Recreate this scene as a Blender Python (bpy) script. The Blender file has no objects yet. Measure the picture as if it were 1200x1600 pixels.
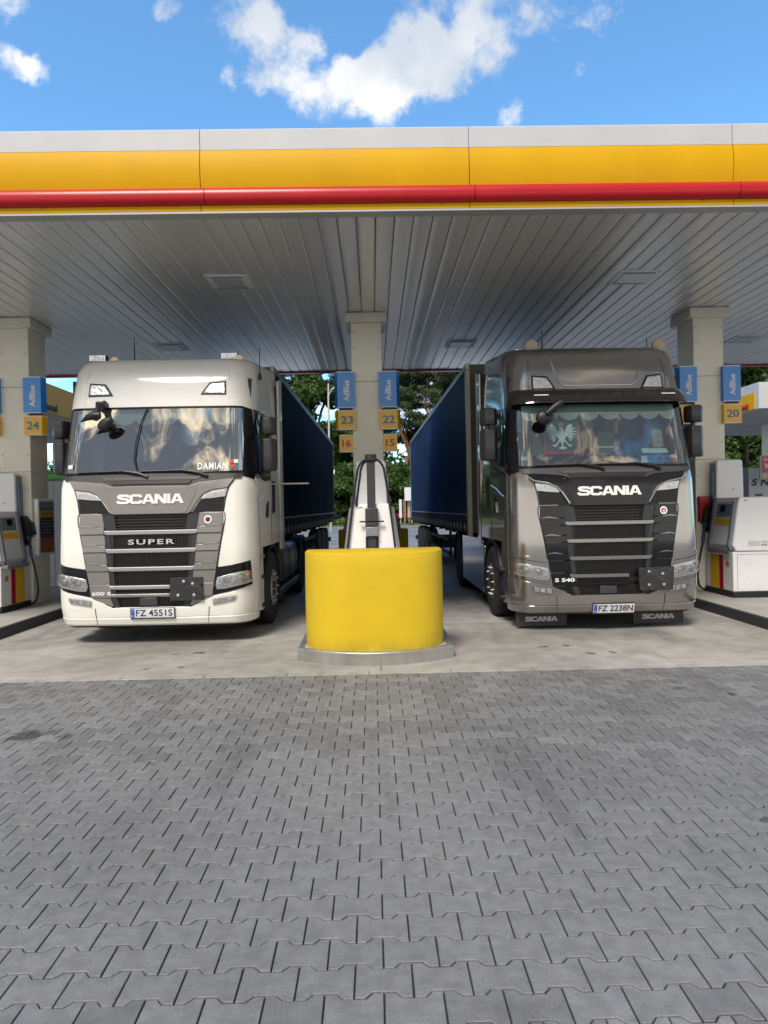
import bpy, bmesh, math, random
import numpy as np
from mathutils import Vector, Matrix
from mathutils.geometry import delaunay_2d_cdt
random.seed(7)
R = math.radians
scene = bpy.context.scene
COL = scene.collection

# ------------------------------------------------------------ camera
yw, pt, rl = R(.90), R(-.334), .0194
fwd = Vector((math.sin(yw)*math.cos(pt), math.cos(yw)*math.cos(pt), math.sin(pt)))
r0 = Vector((math.cos(yw), -math.sin(yw), 0)); u0 = r0.cross(fwd)
rt = math.cos(rl)*r0 - math.sin(rl)*u0
up = math.sin(rl)*r0 + math.cos(rl)*u0
cd = bpy.data.cameras.new('camera'); cam = bpy.data.objects.new('camera', cd); COL.objects.link(cam)
m = Matrix((rt, up, -fwd)).transposed().to_4x4(); m.translation = Vector((0, 0, 1.6))
cam.matrix_world = m
cd.sensor_width = 36; cd.sensor_fit = 'AUTO'; cd.lens = 24.3; cd.clip_end = 3000; cd.clip_start = .05
scene.camera = cam

# ------------------------------------------------------------ sky, sun, exposure
SUN_EL, SUN_AZ = R(52), R(202)          # azimuth clockwise from +Y
world = bpy.data.worlds.new('World'); scene.world = world; world.use_nodes = True
nt = world.node_tree; nt.nodes.clear()
def N(t, **k):
    n = nt.nodes.new(t)
    for a, b in k.items(): setattr(n, a, b)
    return n
def L(a, b): nt.links.new(a, b)
def mth(op, a, b=None, clamp=False):
    n = N('ShaderNodeMath', operation=op, use_clamp=clamp)
    for i, v in enumerate((a, b)):
        if v is None: continue
        if isinstance(v, (int, float)): n.inputs[i].default_value = v
        else: L(v, n.inputs[i])
    return n.outputs[0]
def rng(v, a, b, c=0., d=1., kind='SMOOTHSTEP'):
    n = N('ShaderNodeMapRange', interpolation_type=kind)
    L(v, n.inputs[0])
    for i, q in zip((1, 2, 3, 4), (a, b, c, d)): n.inputs[i].default_value = q
    return n.outputs[0]
def vmth(op, a, b=None):
    n = N('ShaderNodeVectorMath', operation=op)
    for i, v in enumerate((a, b)):
        if v is None: continue
        if isinstance(v, (tuple, list)): n.inputs[i].default_value = v
        elif isinstance(v, (int, float)): n.inputs['Scale'].default_value = v
        else: L(v, n.inputs[i])
    return n
def mixc(f, a, b):
    n = N('ShaderNodeMix', data_type='RGBA')
    for s, v in ((n.inputs[0], f), (n.inputs[6], a), (n.inputs[7], b)):
        if isinstance(v, (int, float)): s.default_value = v
        elif isinstance(v, tuple): s.default_value = v
        else: L(v, s)
    return n.outputs[2]
sky = N('ShaderNodeTexSky', sky_type='NISHITA', sun_disc=False)
sky.sun_elevation = SUN_EL; sky.sun_rotation = SUN_AZ
sky.air_density = 1.0; sky.dust_density = .6; sky.ozone_density = 2.2
tc = N('ShaderNodeTexCoord'); dirv = tc.outputs['Generated']
sep = N('ShaderNodeSeparateXYZ'); L(dirv, sep.inputs[0])
zc = mth('ADD', sep.outputs[2], .16)
zc = mth('MAXIMUM', zc, .05)
comb = N('ShaderNodeCombineXYZ'); L(mth('DIVIDE', sep.outputs[0], zc), comb.inputs[0]); L(mth('DIVIDE', sep.outputs[1], zc), comb.inputs[1])
def noise(vec, scale, detail=8, rough=.58, dist=0., off=(0, 0, 0)):
    n = N('ShaderNodeTexNoise'); v = vmth('ADD', vec, off).outputs[0]
    L(v, n.inputs['Vector']); n.inputs['Scale'].default_value = scale
    n.inputs['Detail'].default_value = detail; n.inputs['Roughness'].default_value = rough
    n.inputs['Distortion'].default_value = dist
    return n
n1 = noise(comb.outputs[0], 1.7, 9, .6, .3, (3.1, 7.7, 0))
# cumulus seen above the canopy: cloud banks given by their place in the sky (world direction, angular radius)
BLOBS = [(0.0586, 0.8375, 0.5433, 0.0452, 1.15), (0.0275, 0.8542, 0.5192, 0.0365, 1.15), (-0.0039, 0.8527, 0.5224, 0.0313, 1.0), (-0.0436, 0.8562, 0.5148, 0.0348, 1.05), (-0.0856, 0.8464, 0.5256, 0.0278, 0.95), (-0.1267, 0.8373, 0.5319, 0.0226, 0.85), (-0.1651, 0.8361, 0.5231, 0.0174, 0.75), (-0.1457, 0.8019, 0.5794, 0.0417, 0.85), (-0.1035, 0.8144, 0.5709, 0.0313, 0.8), (-0.0673, 0.8252, 0.5608, 0.0261, 0.72), (0.0937, 0.8424, 0.5307, 0.0365, 0.95), (0.0917, 0.8144, 0.573, 0.0539, 0.66), (0.158, 0.8061, 0.5703, 0.0522, 0.64), (0.1309, 0.8285, 0.5445, 0.0348, 0.62), (0.2216, 0.7918, 0.5692, 0.0365, 0.56), (0.2738, 0.7832, 0.5582, 0.0261, 0.66), (-0.3849, 0.7731, 0.5042, 0.0209, 0.9), (-0.3657, 0.7842, 0.5012, 0.0174, 0.8), (-0.3692, 0.7511, 0.5473, 0.0243, 0.7), (-0.2209, 0.7878, 0.5749, 0.0191, 0.5), (0.1844, 0.8498, 0.4938, 0.0226, 0.8), (0.2549, 0.8202, 0.5122, 0.0174, 0.7), (0.2141, 0.8242, 0.5242, 0.0122, 0.6)]
warp = vmth('SCALE', vmth('SUBTRACT', noise(dirv, 9., 7, .62).outputs['Color'], (.5, .5, .5)).outputs[0], .085).outputs[0]
wd = vmth('ADD', dirv, warp).outputs[0]
acc = None
for bx, by, bz, br, bw in BLOBS:
    d = vmth('DISTANCE', wd, (bx, by, bz)).outputs['Value']
    v = rng(d, br*1.45, br*.15, 0., bw)
    acc = v if acc is None else mth('ADD', acc, v)
fine = mth('ADD', mth('MULTIPLY', noise(dirv, 14., 10, .62, .4).outputs[0], .65), mth('MULTIPLY', noise(dirv, 42., 8, .6).outputs[0], .35))
gate = rng(acc, .02, .30)
acc = mth('ADD', acc, mth('MULTIPLY', mth('SUBTRACT', fine, .53), mth('MULTIPLY', gate, 3.6)))
front_m = rng(acc, .20, 1.1)
# broken cloud deck over the rest of the sky, thickening behind the camera
inview = rng(sep.outputs[1], .25, .55)
cover = rng(sep.outputs[1], .45, -.35, .60, .31)
dens = N('ShaderNodeMapRange', interpolation_type='SMOOTHSTEP'); L(n1.outputs[0], dens.inputs[0])
L(cover, dens.inputs[1]); L(mth('ADD', cover, .14), dens.inputs[2])
lowf = rng(sep.outputs[2], .42, .05)
deck_front = mth('MULTIPLY', rng(n1.outputs[0], .47, .62), lowf)
deck = mth('ADD', mth('MULTIPLY', dens.outputs[0], mth('SUBTRACT', 1., inview)), mth('MULTIPLY', mth('MULTIPLY', deck_front, .75), inview), clamp=True)
sh = noise(comb.outputs[0], 4.2, 10, .64, .5, (9.2, 1.1, 0)).outputs[0]
back = rng(sep.outputs[1], .35, -.3)
lit = rng(sh, .42, .66)
deck_col_front = mixc(lit, (4.0, 4.3, 4.7, 1), (5.6, 5.5, 5.3, 1))
deck_col_back = mixc(rng(sh, .49, .66), (.75, .87, 1.05, 1), (7.6, 6.2, 4.3, 1))
deck_col = mixc(back, deck_col_front, deck_col_back)
deck_col = mixc(mth('MULTIPLY', rng(sep.outputs[2], .30, .06), back), deck_col, (5.6, 5.3, 4.8, 1))  # bright band low behind the camera, unseen, added as fill under the canopy
bsh = rng(noise(wd, 7., 5, .5).outputs[0], .36, .6)
blob_col = mixc(mth('MULTIPLY', bsh, rng(sep.outputs[2], .62, .50)), (2.1, 2.3, 2.6, 1), (3.5, 3.45, 3.35, 1))
grade = N('ShaderNodeMix', data_type='RGBA', blend_type='MULTIPLY'); grade.inputs[0].default_value = 1
L(sky.outputs[0], grade.inputs[6]); grade.inputs[7].default_value = (.53, .79, .88, 1)
c1 = mixc(deck, grade.outputs[2], deck_col)
c2 = mixc(mth('MULTIPLY', front_m, .96), c1, blob_col)
bg = N('ShaderNodeBackground'); L(c2, bg.inputs[0]); bg.inputs[1].default_value = .1
wo = N('ShaderNodeOutputWorld'); L(bg.outputs[0], wo.inputs[0])

sd = bpy.data.lights.new('sun', 'SUN'); sd.energy = 1.25; sd.angle = R(20); sd.color = (1, .93, .84)
so = bpy.data.objects.new('sun', sd); COL.objects.link(so)
sv = Vector((math.sin(SUN_AZ)*math.cos(SUN_EL), math.cos(SUN_AZ)*math.cos(SUN_EL), math.sin(SUN_EL)))
so.rotation_euler = sv.to_track_quat('Z', 'Y').to_euler(); so.location = (0, -20, 30)
vs = scene.view_settings; vs.view_transform = 'Standard'; vs.look = 'None'; vs.gamma = 1; vs.use_curve_mapping = False
vs.exposure = 1.7
scene.cycles.max_bounces = 8; scene.cycles.transparent_max_bounces = 16; scene.cycles.caustics_reflective = False; scene.cycles.caustics_refractive = False

# ------------------------------------------------------------ materials
MATS = {}
def mat(name, col, rough=.5, metal=0., var=0., vscale=6., bump=0., bscale=60., coat=0., spec=.5, stretch=None, dirt=0., dirtcol=(.05, .045, .04), emit=None, ior=None, flake=0., island=0.):
    if name in MATS: return MATS[name]
    m = bpy.data.materials.new(name); m.use_nodes = True; t = m.node_tree; b = t.nodes['Principled BSDF']
    b.inputs['Base Color'].default_value = (*col, 1); b.inputs['Roughness'].default_value = rough
    b.inputs['Metallic'].default_value = metal; b.inputs['Coat Weight'].default_value = coat
    b.inputs['Coat Roughness'].default_value = .04
    b.inputs['Specular IOR Level'].default_value = spec
    def nn(ty): return t.nodes.new(ty)
    tcn = nn('ShaderNodeTexCoord'); mp = nn('ShaderNodeMapping'); t.links.new(tcn.outputs['Object'], mp.inputs[0])
    if stretch: mp.inputs['Scale'].default_value = stretch
    src = None
    if var or dirt or island:
        n = nn('ShaderNodeTexNoise'); t.links.new(mp.outputs[0], n.inputs[0]); n.inputs['Scale'].default_value = vscale; n.inputs['Detail'].default_value = 8; n.inputs['Roughness'].default_value = .6
        r = nn('ShaderNodeMapRange'); t.links.new(n.outputs[0], r.inputs[0]); r.inputs[1].default_value = .3; r.inputs[2].default_value = .7
        r.inputs[3].default_value = 1-var; r.inputs[4].default_value = 1+var
        val = r.outputs[0]
        if island:
            g = nn('ShaderNodeNewGeometry'); r2 = nn('ShaderNodeMapRange'); t.links.new(g.outputs['Random Per Island'], r2.inputs[0]); r2.inputs[3].default_value = 1-island; r2.inputs[4].default_value = 1+island
            mm = nn('ShaderNodeMath'); mm.operation = 'MULTIPLY'; t.links.new(val, mm.inputs[0]); t.links.new(r2.outputs[0], mm.inputs[1]); val = mm.outputs[0]
        mx = nn('ShaderNodeVectorMath'); mx.operation = 'SCALE'; mx.inputs[0].default_value = col; t.links.new(val, mx.inputs['Scale'])
        src = mx.outputs[0]
        if dirt:
            n2 = nn('ShaderNodeTexNoise'); t.links.new(mp.outputs[0], n2.inputs[0]); n2.inputs['Scale'].default_value = vscale*.45; n2.inputs['Detail'].default_value = 10; n2.inputs['Roughness'].default_value = .7
            r3 = nn('ShaderNodeMapRange'); t.links.new(n2.outputs[0], r3.inputs[0]); r3.inputs[1].default_value = .5; r3.inputs[2].default_value = .75; r3.inputs[3].default_value = 0; r3.inputs[4].default_value = dirt
            mc = nn('ShaderNodeMix'); mc.data_type = 'RGBA'; t.links.new(r3.outputs[0], mc.inputs[0]); t.links.new(src, mc.inputs[6]); mc.inputs[7].default_value = (*dirtcol, 1)
            src = mc.outputs[2]
        t.links.new(src, b.inputs['Base Color'])
        rr = nn('ShaderNodeMapRange'); t.links.new(n.outputs[0], rr.inputs[0]); rr.inputs[3].default_value = max(.02, rough*.8); rr.inputs[4].default_value = min(1, rough*1.2)
        t.links.new(rr.outputs[0], b.inputs['Roughness'])
    if bump:
        n = nn('ShaderNodeTexNoise'); t.links.new(mp.outputs[0], n.inputs[0]); n.inputs['Scale'].default_value = bscale; n.inputs['Detail'].default_value = 6
        bp = nn('ShaderNodeBump'); bp.inputs['Strength'].default_value = bump; bp.inputs['Distance'].default_value = .01
        t.links.new(n.outputs[0], bp.inputs['Height']); t.links.new(bp.outputs[0], b.inputs['Normal'])
    if emit: b.inputs['Emission Color'].default_value = (*emit[:3], 1); b.inputs['Emission Strength'].default_value = emit[3]
    MATS[name] = m; return m

YEL = mat('yellow_paint', (.62, .34, .003), .48, var=.06, vscale=1.2, bump=.06, bscale=2.2, coat=.0, spec=.15, dirt=.08, dirtcol=(.35, .2, .03), stretch=(1, 1, .35))
YELB = mat('barrier_yellow', (.62, .43, .006), .5, var=.05, vscale=3, bump=.06, bscale=14, coat=.0, dirt=.18, dirtcol=(.46, .33, .02))
RED = mat('red_paint', (.42, .005, .011), .34, var=.05, vscale=2, coat=.12, spec=.35)
WHT = mat('white_panel', (.50, .51, .53), .4, var=.05, vscale=1.5, bump=.03, bscale=3)
SOF = mat('soffit_metal', (.82, .82, .79), .30, .45, var=.05, vscale=1.1, stretch=(1, .25, 1), bump=.16, bscale=1.6, spec=.6)
COLM = mat('column_cladding', (.88, .84, .72), .42, var=.05, vscale=2.2, bump=.04, bscale=5, dirt=.12, dirtcol=(.35, .31, .24))
CONC = mat('concrete_side', (.36, .345, .32), .8, var=.12, vscale=3, bump=.2, bscale=80, dirt=.35, dirtcol=(.18, .17, .155))
BLKK = mat('black_kerb', (.025, .026, .03), .55, var=.2, vscale=6, bump=.2, bscale=50, dirt=.3, dirtcol=(.09, .085, .08))
STEEL = mat('brushed_steel', (.42, .41, .39), .38, .75, var=.15, vscale=5, stretch=(1, 1, .3), bump=.1, bscale=30, dirt=.35, dirtcol=(.2, .17, .13))
ALU = mat('aluminium', (.55, .56, .57), .35, .85, var=.06, vscale=8)
BLK = mat('black_plastic', (.008, .008, .0095), .45, var=.2, vscale=10)
BLKG = mat('gloss_black', (.005, .005, .007), .16, spec=.45)
RUB = mat('rubber', (.013, .013, .014), .75, var=.25, vscale=15, bump=.15, bscale=80)
CREAM = mat('cream_truck_paint', (.76, .75, .71), .34, var=.03, vscale=1.5, coat=.45, dirt=.10, dirtcol=(.42, .36, .27))
TAUPE = mat('taupe_paint', (.215, .203, .196), .34, .35, var=.04, vscale=2, coat=.4)
TAUPEL = mat('bar_silver', (.31, .30, .30), .36, .35, var=.04, vscale=3)
BRONZE = mat('bronze_truck_paint', (.31, .295, .285), .19, .85, var=.05, vscale=1.4, coat=.9)
CHR = mat('chrome', (.72, .72, .74), .12, 1.)
LAMPW = mat('lamp_reflector', (.88, .89, .90), .25, .45, var=.3, vscale=22, bump=.6, bscale=26)
LAMPD = mat('lamp_dark', (.62, .62, .64), .22, .55, var=.3, vscale=26, bump=.35, bscale=30)
AMB = mat('amber_lens', (.5, .10, .02), .2, coat=.5)
DRL = mat('drl_white', (.92, .93, .95), .2, coat=.6)
CHAS = mat('chassis_dark', (.018, .018, .02), .6, var=.3, vscale=6, dirt=.25, dirtcol=(.07, .06, .05))
TANK = mat('tank_alu', (.12, .12, .125), .35, .7, var=.1, vscale=5, dirt=.3)
DASH = mat('interior_dark', (.022, .024, .028), .7)
SEAT = mat('interior_seat', (.10, .10, .11), .8)
MINT = mat('valance_cloth', (.80, .90, .84), .8, var=.06, vscale=6)
CLOTH = mat('cream_cloth', (.5, .47, .38), .85, var=.15, vscale=5, stretch=(4, 4, .3))
LETW = mat('letter_white', (.78, .78, .76), .35)
LETS = mat('letter_silver', (.5, .5, .51), .25, .8)
LETG = mat('letter_grey', (.42, .42, .43), .4, .4)
LETK = mat('letter_black', (.02, .02, .022), .5)
PLW = mat('plate_white', (.66, .68, .72), .4)
PLB = mat('plate_blue', (.02, .09, .45), .35)
ADB = mat('adblue_blue', (.015, .25, .74), .30, var=.06, vscale=1.5, coat=.4)
ADW = mat('adblue_white', (.92, .92, .91), .5)
SIGY = mat('sign_amber', (.90, .50, .015), .35, var=.05, vscale=2, coat=.2)
SIGN_B = mat('sign_blue_number', (.06, .19, .42), .4)
SIGN_R = mat('sign_red_number', (.42, .05, .015), .4)
PUMPW = mat('pump_white', (.86, .86, .87), .32, var=.03, vscale=2, coat=.3, dirt=.08, dirtcol=(.4, .38, .34))
PUMPG = mat('pump_grey', (.20, .22, .26), .35, coat=.2)
SCR = mat('pump_screen', (.22, .27, .26), .15, coat=.6)
BLUEP = mat('nozzle_blue', (.015, .06, .42), .4)
HOSE = mat('hose_black', (.012, .012, .013), .5, bump=.1, bscale=40)
BARK = mat('bark', (.09, .07, .05), .9, var=.3, vscale=4, bump=.5, bscale=10)
PBARK = mat('pine_bark', (.19, .095, .05), .9, var=.35, vscale=3, bump=.5, bscale=8)
def leafmat(name, a, b, tr=.35):
    m = bpy.data.materials.new(name); m.use_nodes = True; t = m.node_tree; t.nodes.clear()
    g = t.nodes.new('ShaderNodeNewGeometry'); oi = t.nodes.new('ShaderNodeObjectInfo')
    mx = t.nodes.new('ShaderNodeMix'); mx.data_type = 'RGBA'; mx.inputs[6].default_value = (*a, 1); mx.inputs[7].default_value = (*b, 1)
    n = t.nodes.new('ShaderNodeTexNoise'); n.inputs['Scale'].default_value = .8; tcn = t.nodes.new('ShaderNodeTexCoord'); t.links.new(tcn.outputs['Object'], n.inputs[0])
    ad = t.nodes.new('ShaderNodeMath'); ad.operation = 'MULTIPLY_ADD'; t.links.new(n.outputs[0], ad.inputs[0]); ad.inputs[1].default_value = 1.6; 
    s2 = t.nodes.new('ShaderNodeMath'); s2.operation = 'MULTIPLY_ADD'; t.links.new(g.outputs['Random Per Island'], s2.inputs[0]); s2.inputs[1].default_value = .7; s2.inputs[2].default_value = -.65
    t.links.new(s2.outputs[0], ad.inputs[2]); cl = t.nodes.new('ShaderNodeClamp'); t.links.new(ad.outputs[0], cl.inputs[0]); t.links.new(cl.outputs[0], mx.inputs[0])
    di = t.nodes.new('ShaderNodeBsdfPrincipled'); di.inputs['Roughness'].default_value = .55; t.links.new(mx.outputs[2], di.inputs[0])
    tl = t.nodes.new('ShaderNodeBsdfTranslucent'); sc = t.nodes.new('ShaderNodeVectorMath'); sc.operation = 'MULTIPLY'; t.links.new(mx.outputs[2], sc.inputs[0]); sc.inputs[1].default_value = (1.5, 1.7, .7); t.links.new(sc.outputs[0], tl.inputs[0])
    ms = t.nodes.new('ShaderNodeMixShader'); ms.inputs[0].default_value = tr; t.links.new(di.outputs[0], ms.inputs[1]); t.links.new(tl.outputs[0], ms.inputs[2])
    o = t.nodes.new('ShaderNodeOutputMaterial'); t.links.new(ms.outputs[0], o.inputs[0]); return m
LEAF = leafmat('broad_leaves', (.022, .055, .011), (.07, .14, .025))
NEED = leafmat('pine_needles', (.022, .045, .018), (.07, .11, .04), .15)
def glassmat(name, tint, gloss, base):
    m = bpy.data.materials.new(name); m.use_nodes = True; t = m.node_tree; t.nodes.clear()
    tr = t.nodes.new('ShaderNodeBsdfTransparent'); tr.inputs[0].default_value = (*tint, 1)
    gl = t.nodes.new('ShaderNodeBsdfGlossy'); gl.inputs['Roughness'].default_value = .015; gl.inputs['Color'].default_value = (*gloss, 1)
    n = t.nodes.new('ShaderNodeTexNoise'); n.inputs['Scale'].default_value = 1.6; n.inputs['Detail'].default_value = 1; tcn = t.nodes.new('ShaderNodeTexCoord'); t.links.new(tcn.outputs['Object'], n.inputs[0])
    bp = t.nodes.new('ShaderNodeBump'); bp.inputs['Strength'].default_value = .05; bp.inputs['Distance'].default_value = .1; t.links.new(n.outputs[0], bp.inputs['Height']); t.links.new(bp.outputs[0], gl.inputs['Normal'])
    fr = t.nodes.new('ShaderNodeFresnel'); fr.inputs[0].default_value = 1.5
    ad = t.nodes.new('ShaderNodeMath'); ad.operation = 'ADD'; ad.use_clamp = True; t.links.new(fr.outputs[0], ad.inputs[0]); ad.inputs[1].default_value = base
    ms = t.nodes.new('ShaderNodeMixShader'); t.links.new(ad.outputs[0], ms.inputs[0]); t.links.new(tr.outputs[0], ms.inputs[1]); t.links.new(gl.outputs[0], ms.inputs[2])
    o = t.nodes.new('ShaderNodeOutputMaterial'); t.links.new(ms.outputs[0], o.inputs[0]); return m
WGLASS = glassmat('windscreen_glass', (.62, .74, .72), (1, 1, 1), .42)
WGLASS2 = glassmat('windscreen_glass_clear', (.74, .88, .84), (1, 1, 1), .20)
CLEAR = glassmat('lamp_cover_glass', (.95, .95, .95), (1, 1, 1), .06)
SIDEG = mat('side_window_glass', (.004, .006, .008), .04, coat=1., spec=1.)

def curtainmat(name, col, gl):
    m = bpy.data.materials.new(name); m.use_nodes = True; t = m.node_tree; t.nodes.clear()
    tcn = t.nodes.new('ShaderNodeTexCoord'); n = t.nodes.new('ShaderNodeTexNoise'); mp = t.nodes.new('ShaderNodeMapping'); mp.inputs['Scale'].default_value = (1, .5, .3)
    t.links.new(tcn.outputs['Object'], mp.inputs[0]); t.links.new(mp.outputs[0], n.inputs[0]); n.inputs['Scale'].default_value = 2.2; n.inputs['Detail'].default_value = 8
    r_ = t.nodes.new('ShaderNodeMapRange'); t.links.new(n.outputs[0], r_.inputs[0]); r_.inputs[1].default_value = .3; r_.inputs[2].default_value = .7; r_.inputs[3].default_value = .8; r_.inputs[4].default_value = 1.25
    sc = t.nodes.new('ShaderNodeVectorMath'); sc.operation = 'SCALE'; sc.inputs[0].default_value = col; t.links.new(r_.outputs[0], sc.inputs['Scale'])
    d = t.nodes.new('ShaderNodeBsdfDiffuse'); t.links.new(sc.outputs[0], d.inputs[0])
    g = t.nodes.new('ShaderNodeBsdfGlossy'); g.inputs['Roughness'].default_value = .38; g.inputs['Color'].default_value = (.8, .85, .95, 1)
    bp = t.nodes.new('ShaderNodeBump'); bp.inputs['Strength'].default_value = .1; bp.inputs['Distance'].default_value = .02; t.links.new(n.outputs[0], bp.inputs['Height']); t.links.new(bp.outputs[0], g.inputs['Normal'])
    ms = t.nodes.new('ShaderNodeMixShader'); ms.inputs[0].default_value = gl; t.links.new(d.outputs[0], ms.inputs[1]); t.links.new(g.outputs[0], ms.inputs[2])
    o = t.nodes.new('ShaderNodeOutputMaterial'); t.links.new(ms.outputs[0], o.inputs[0]); return m
NAVYL = curtainmat('navy_curtain_dark', (.010, .016, .028), .035)
NAVYR = curtainmat('navy_curtain_blue', (.019, .042, .112), .05)
# ------------------------------------------------------------ mesh helpers
class MB:
    def __init__(s): s.v = []; s.f = []
    def add(s, vs, fs):
        o = len(s.v); s.v += [tuple(v) for v in vs]; s.f += [tuple(i+o for i in f) for f in fs]; return s
    def box(s, x0, x1, y0, y1, z0, z1, M=None):
        vs = [(x, y, z) for z in (z0, z1) for y in (y0, y1) for x in (x0, x1)]
        if M is not None: vs = [M @ Vector(v) for v in vs]
        return s.add(vs, [(0, 2, 3, 1), (4, 5, 7, 6), (0, 1, 5, 4), (2, 6, 7, 3), (0, 4, 6, 2), (1, 3, 7, 5)])
    def ring(s, rings, closed=True, caps=True):
        """rings: list of equal-length point lists"""
        o = len(s.v); n = len(rings[0])
        for r in rings: s.v += [tuple(p) for p in r]
        for i in range(len(rings)-1):
            for j in range(n if closed else n-1):
                a = o+i*n+j; b = o+i*n+(j+1) % n
                s.f.append((a, b, b+n, a+n))
        if caps and closed:
            s.f.append(tuple(o+j for j in range(n))[::-1]); s.f.append(tuple(o+(len(rings)-1)*n+j for j in range(n)))
        return s
    def tube(s, path, r, n=8, rads=None):
        P = [Vector(p) for p in path]; rings = []
        t0 = (P[1]-P[0]).normalized(); ref = Vector((0, 0, 1)) if abs(t0.z) < .9 else Vector((1, 0, 0)); nrm = t0.cross(ref).normalized()
        for i, p in enumerate(P):
            t = (P[min(i+1, len(P)-1)]-P[max(i-1, 0)]).normalized()
            nrm = (nrm-t*nrm.dot(t)).normalized(); bn = t.cross(nrm); rr = rads[i] if rads else r
            rings.append([p+(nrm*math.cos(2*math.pi*k/n)+bn*math.sin(2*math.pi*k/n))*rr for k in range(n)])
        return s.ring(rings)
    def lathe(s, prof, n=24, axis='x', c=(0, 0, 0)):
        """prof [(along, radius)]"""
        rings = []
        for a, r in prof:
            rg = []
            for k in range(n):
                t = 2*math.pi*k/n; u, w = r*math.cos(t), r*math.sin(t)
                p = {'x': (a, u, w), 'y': (w, a, u), 'z': (u, w, a)}[axis]
                rg.append((p[0]+c[0], p[1]+c[1], p[2]+c[2]))
            rings.append(rg)
        return s.ring(rings, caps=True)
    def prism(s, poly, a0, a1, axis='y'):
        """poly in the other two axes; extruded along axis"""
        def P(u, v, a): return {'y': (u, a, v), 'x': (a, u, v), 'z': (u, v, a)}[axis]
        n = len(poly); vs = [P(u, v, a0) for u, v in poly]+[P(u, v, a1) for u, v in poly]
        fs = [tuple(range(n)), tuple(range(2*n-1, n-1, -1))]+[(i, i+n, (i+1) % n+n, (i+1) % n) for i in range(n)]
        return s.add(vs, fs)
    def build(s, name, m, parent=None, smooth=True, bevel=0., ang=32, fix=True, loc=None, segs=2):
        me = bpy.data.meshes.new(name); me.from_pydata(s.v, [], s.f); me.validate(); me.update()
        if fix:
            bm = bmesh.new(); bm.from_mesh(me); bmesh.ops.recalc_face_normals(bm, faces=bm.faces); bm.to_mesh(me); bm.free()
        if isinstance(m, (list, tuple)):
            for q in m: me.materials.append(q)
        else: me.materials.append(m)
        if smooth:
            me.polygons.foreach_set('use_smooth', [True]*len(me.polygons)); me.set_sharp_from_angle(angle=R(ang))
        o = bpy.data.objects.new(name, me); COL.objects.link(o)
        if parent: o.parent = parent
        if loc: o.location = loc
        if bevel:
            b = o.modifiers.new('bevel', 'BEVEL'); b.width = bevel; b.segments = segs; b.limit_method = 'ANGLE'; b.angle_limit = R(35)
        return o
def tag(o, label=None, cat=None, group=None, kind=None):
    if label: o['label'] = label
    if cat: o['category'] = cat
    if group: o['group'] = group
    if kind: o['kind'] = kind
    return o
def empty(name, loc=(0, 0, 0), rz=0., label=None, cat=None, group=None):
    o = bpy.data.objects.new(name, None); COL.objects.link(o); o.location = loc; o.rotation_euler = (0, 0, rz); o.empty_display_size = .3
    return tag(o, label, cat, group)
def box(name, m, parent, x0, x1, y0, y1, z0, z1, bevel=0., **k): return MB().box(x0, x1, y0, y1, z0, z1).build(name, m, parent, bevel=bevel, **k)
KIDS = {}
def copy_tree(o, parent=None, loc=None, rz=None):
    kids = {}
    for q in bpy.data.objects:
        if q.parent: kids.setdefault(q.parent.name, []).append(q)
    def rec(a, p):
        c = a.copy(); COL.objects.link(c); c.parent = p
        for ch in kids.get(a.name, []): rec(ch, c)
        return c
    c = rec(o, parent)
    if loc is not None: c.location = loc
    if rz is not None: c.rotation_euler = (0, 0, rz)
    return c
def text_geo(txt, w, h, bold=0., depth=.004, center=True, spacing=1.):
    cu = bpy.data.curves.new('t', 'FONT'); cu.body = txt; cu.size = 1; cu.offset = bold; cu.resolution_u = 3; cu.space_character = spacing; cu.extrude = .5
    o = bpy.data.objects.new('t', cu); COL.objects.link(o)
    me = o.to_mesh(); V = [v.co.copy() for v in me.vertices]; F = [tuple(p.vertices) for p in me.polygons]
    o.to_mesh_clear(); bpy.data.objects.remove(o); bpy.data.curves.remove(cu)
    x0 = min(v.x for v in V); x1 = max(v.x for v in V); y0 = min(v.y for v in V); y1 = max(v.y for v in V)
    out = []
    for v in V:
        out.append((((v.x-x0)/(x1-x0)-.5)*w, ((v.y-y0)/(y1-y0)-.5)*h, (v.z+.5)*depth))
    return out, F
def text_obj(name, txt, m, parent, w, h, mapf, bold=0., depth=.004, spacing=1.):
    V, F = text_geo(txt, w, h, bold, depth, spacing=spacing)
    return MB().add([mapf(*v) for v in V], F).build(name, m, parent, smooth=False, fix=False)

# heavy extended capitals cut as solid letters
def _thick(path, wx, wy):
    n = len(path); Lf, Rt = [], []
    for i, (x, y) in enumerate(path):
        a = path[max(i-1, 0)]; b = path[min(i+1, n-1)]; dx, dy = b[0]-a[0], b[1]-a[1]; l = math.hypot(dx, dy); nx, ny = -dy/l, dx/l
        Lf.append((x+nx*wx/2, y+ny*wy/2)); Rt.append((x-nx*wx/2, y-ny*wy/2))
    return [[Lf[i], Lf[i+1], Rt[i+1], Rt[i]] for i in range(n-1)]
def _smooth(p, k=2):
    for _ in range(k):
        q = [p[0]]
        for a, b in zip(p, p[1:]): q += [(a[0]*.75+b[0]*.25, a[1]*.75+b[1]*.25), (a[0]*.25+b[0]*.75, a[1]*.25+b[1]*.75)]
        p = q+[p[-1]]
    return p
_A = [[(0, 0), (.34, 0), (.635, .76), (.635, 1), (.43, 1)], [(1.27, 0), (.93, 0), (.635, .76), (.635, 1), (.84, 1)], [(.418, .2), (.852, .2), (.782, .38), (.488, .38)]]
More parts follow.
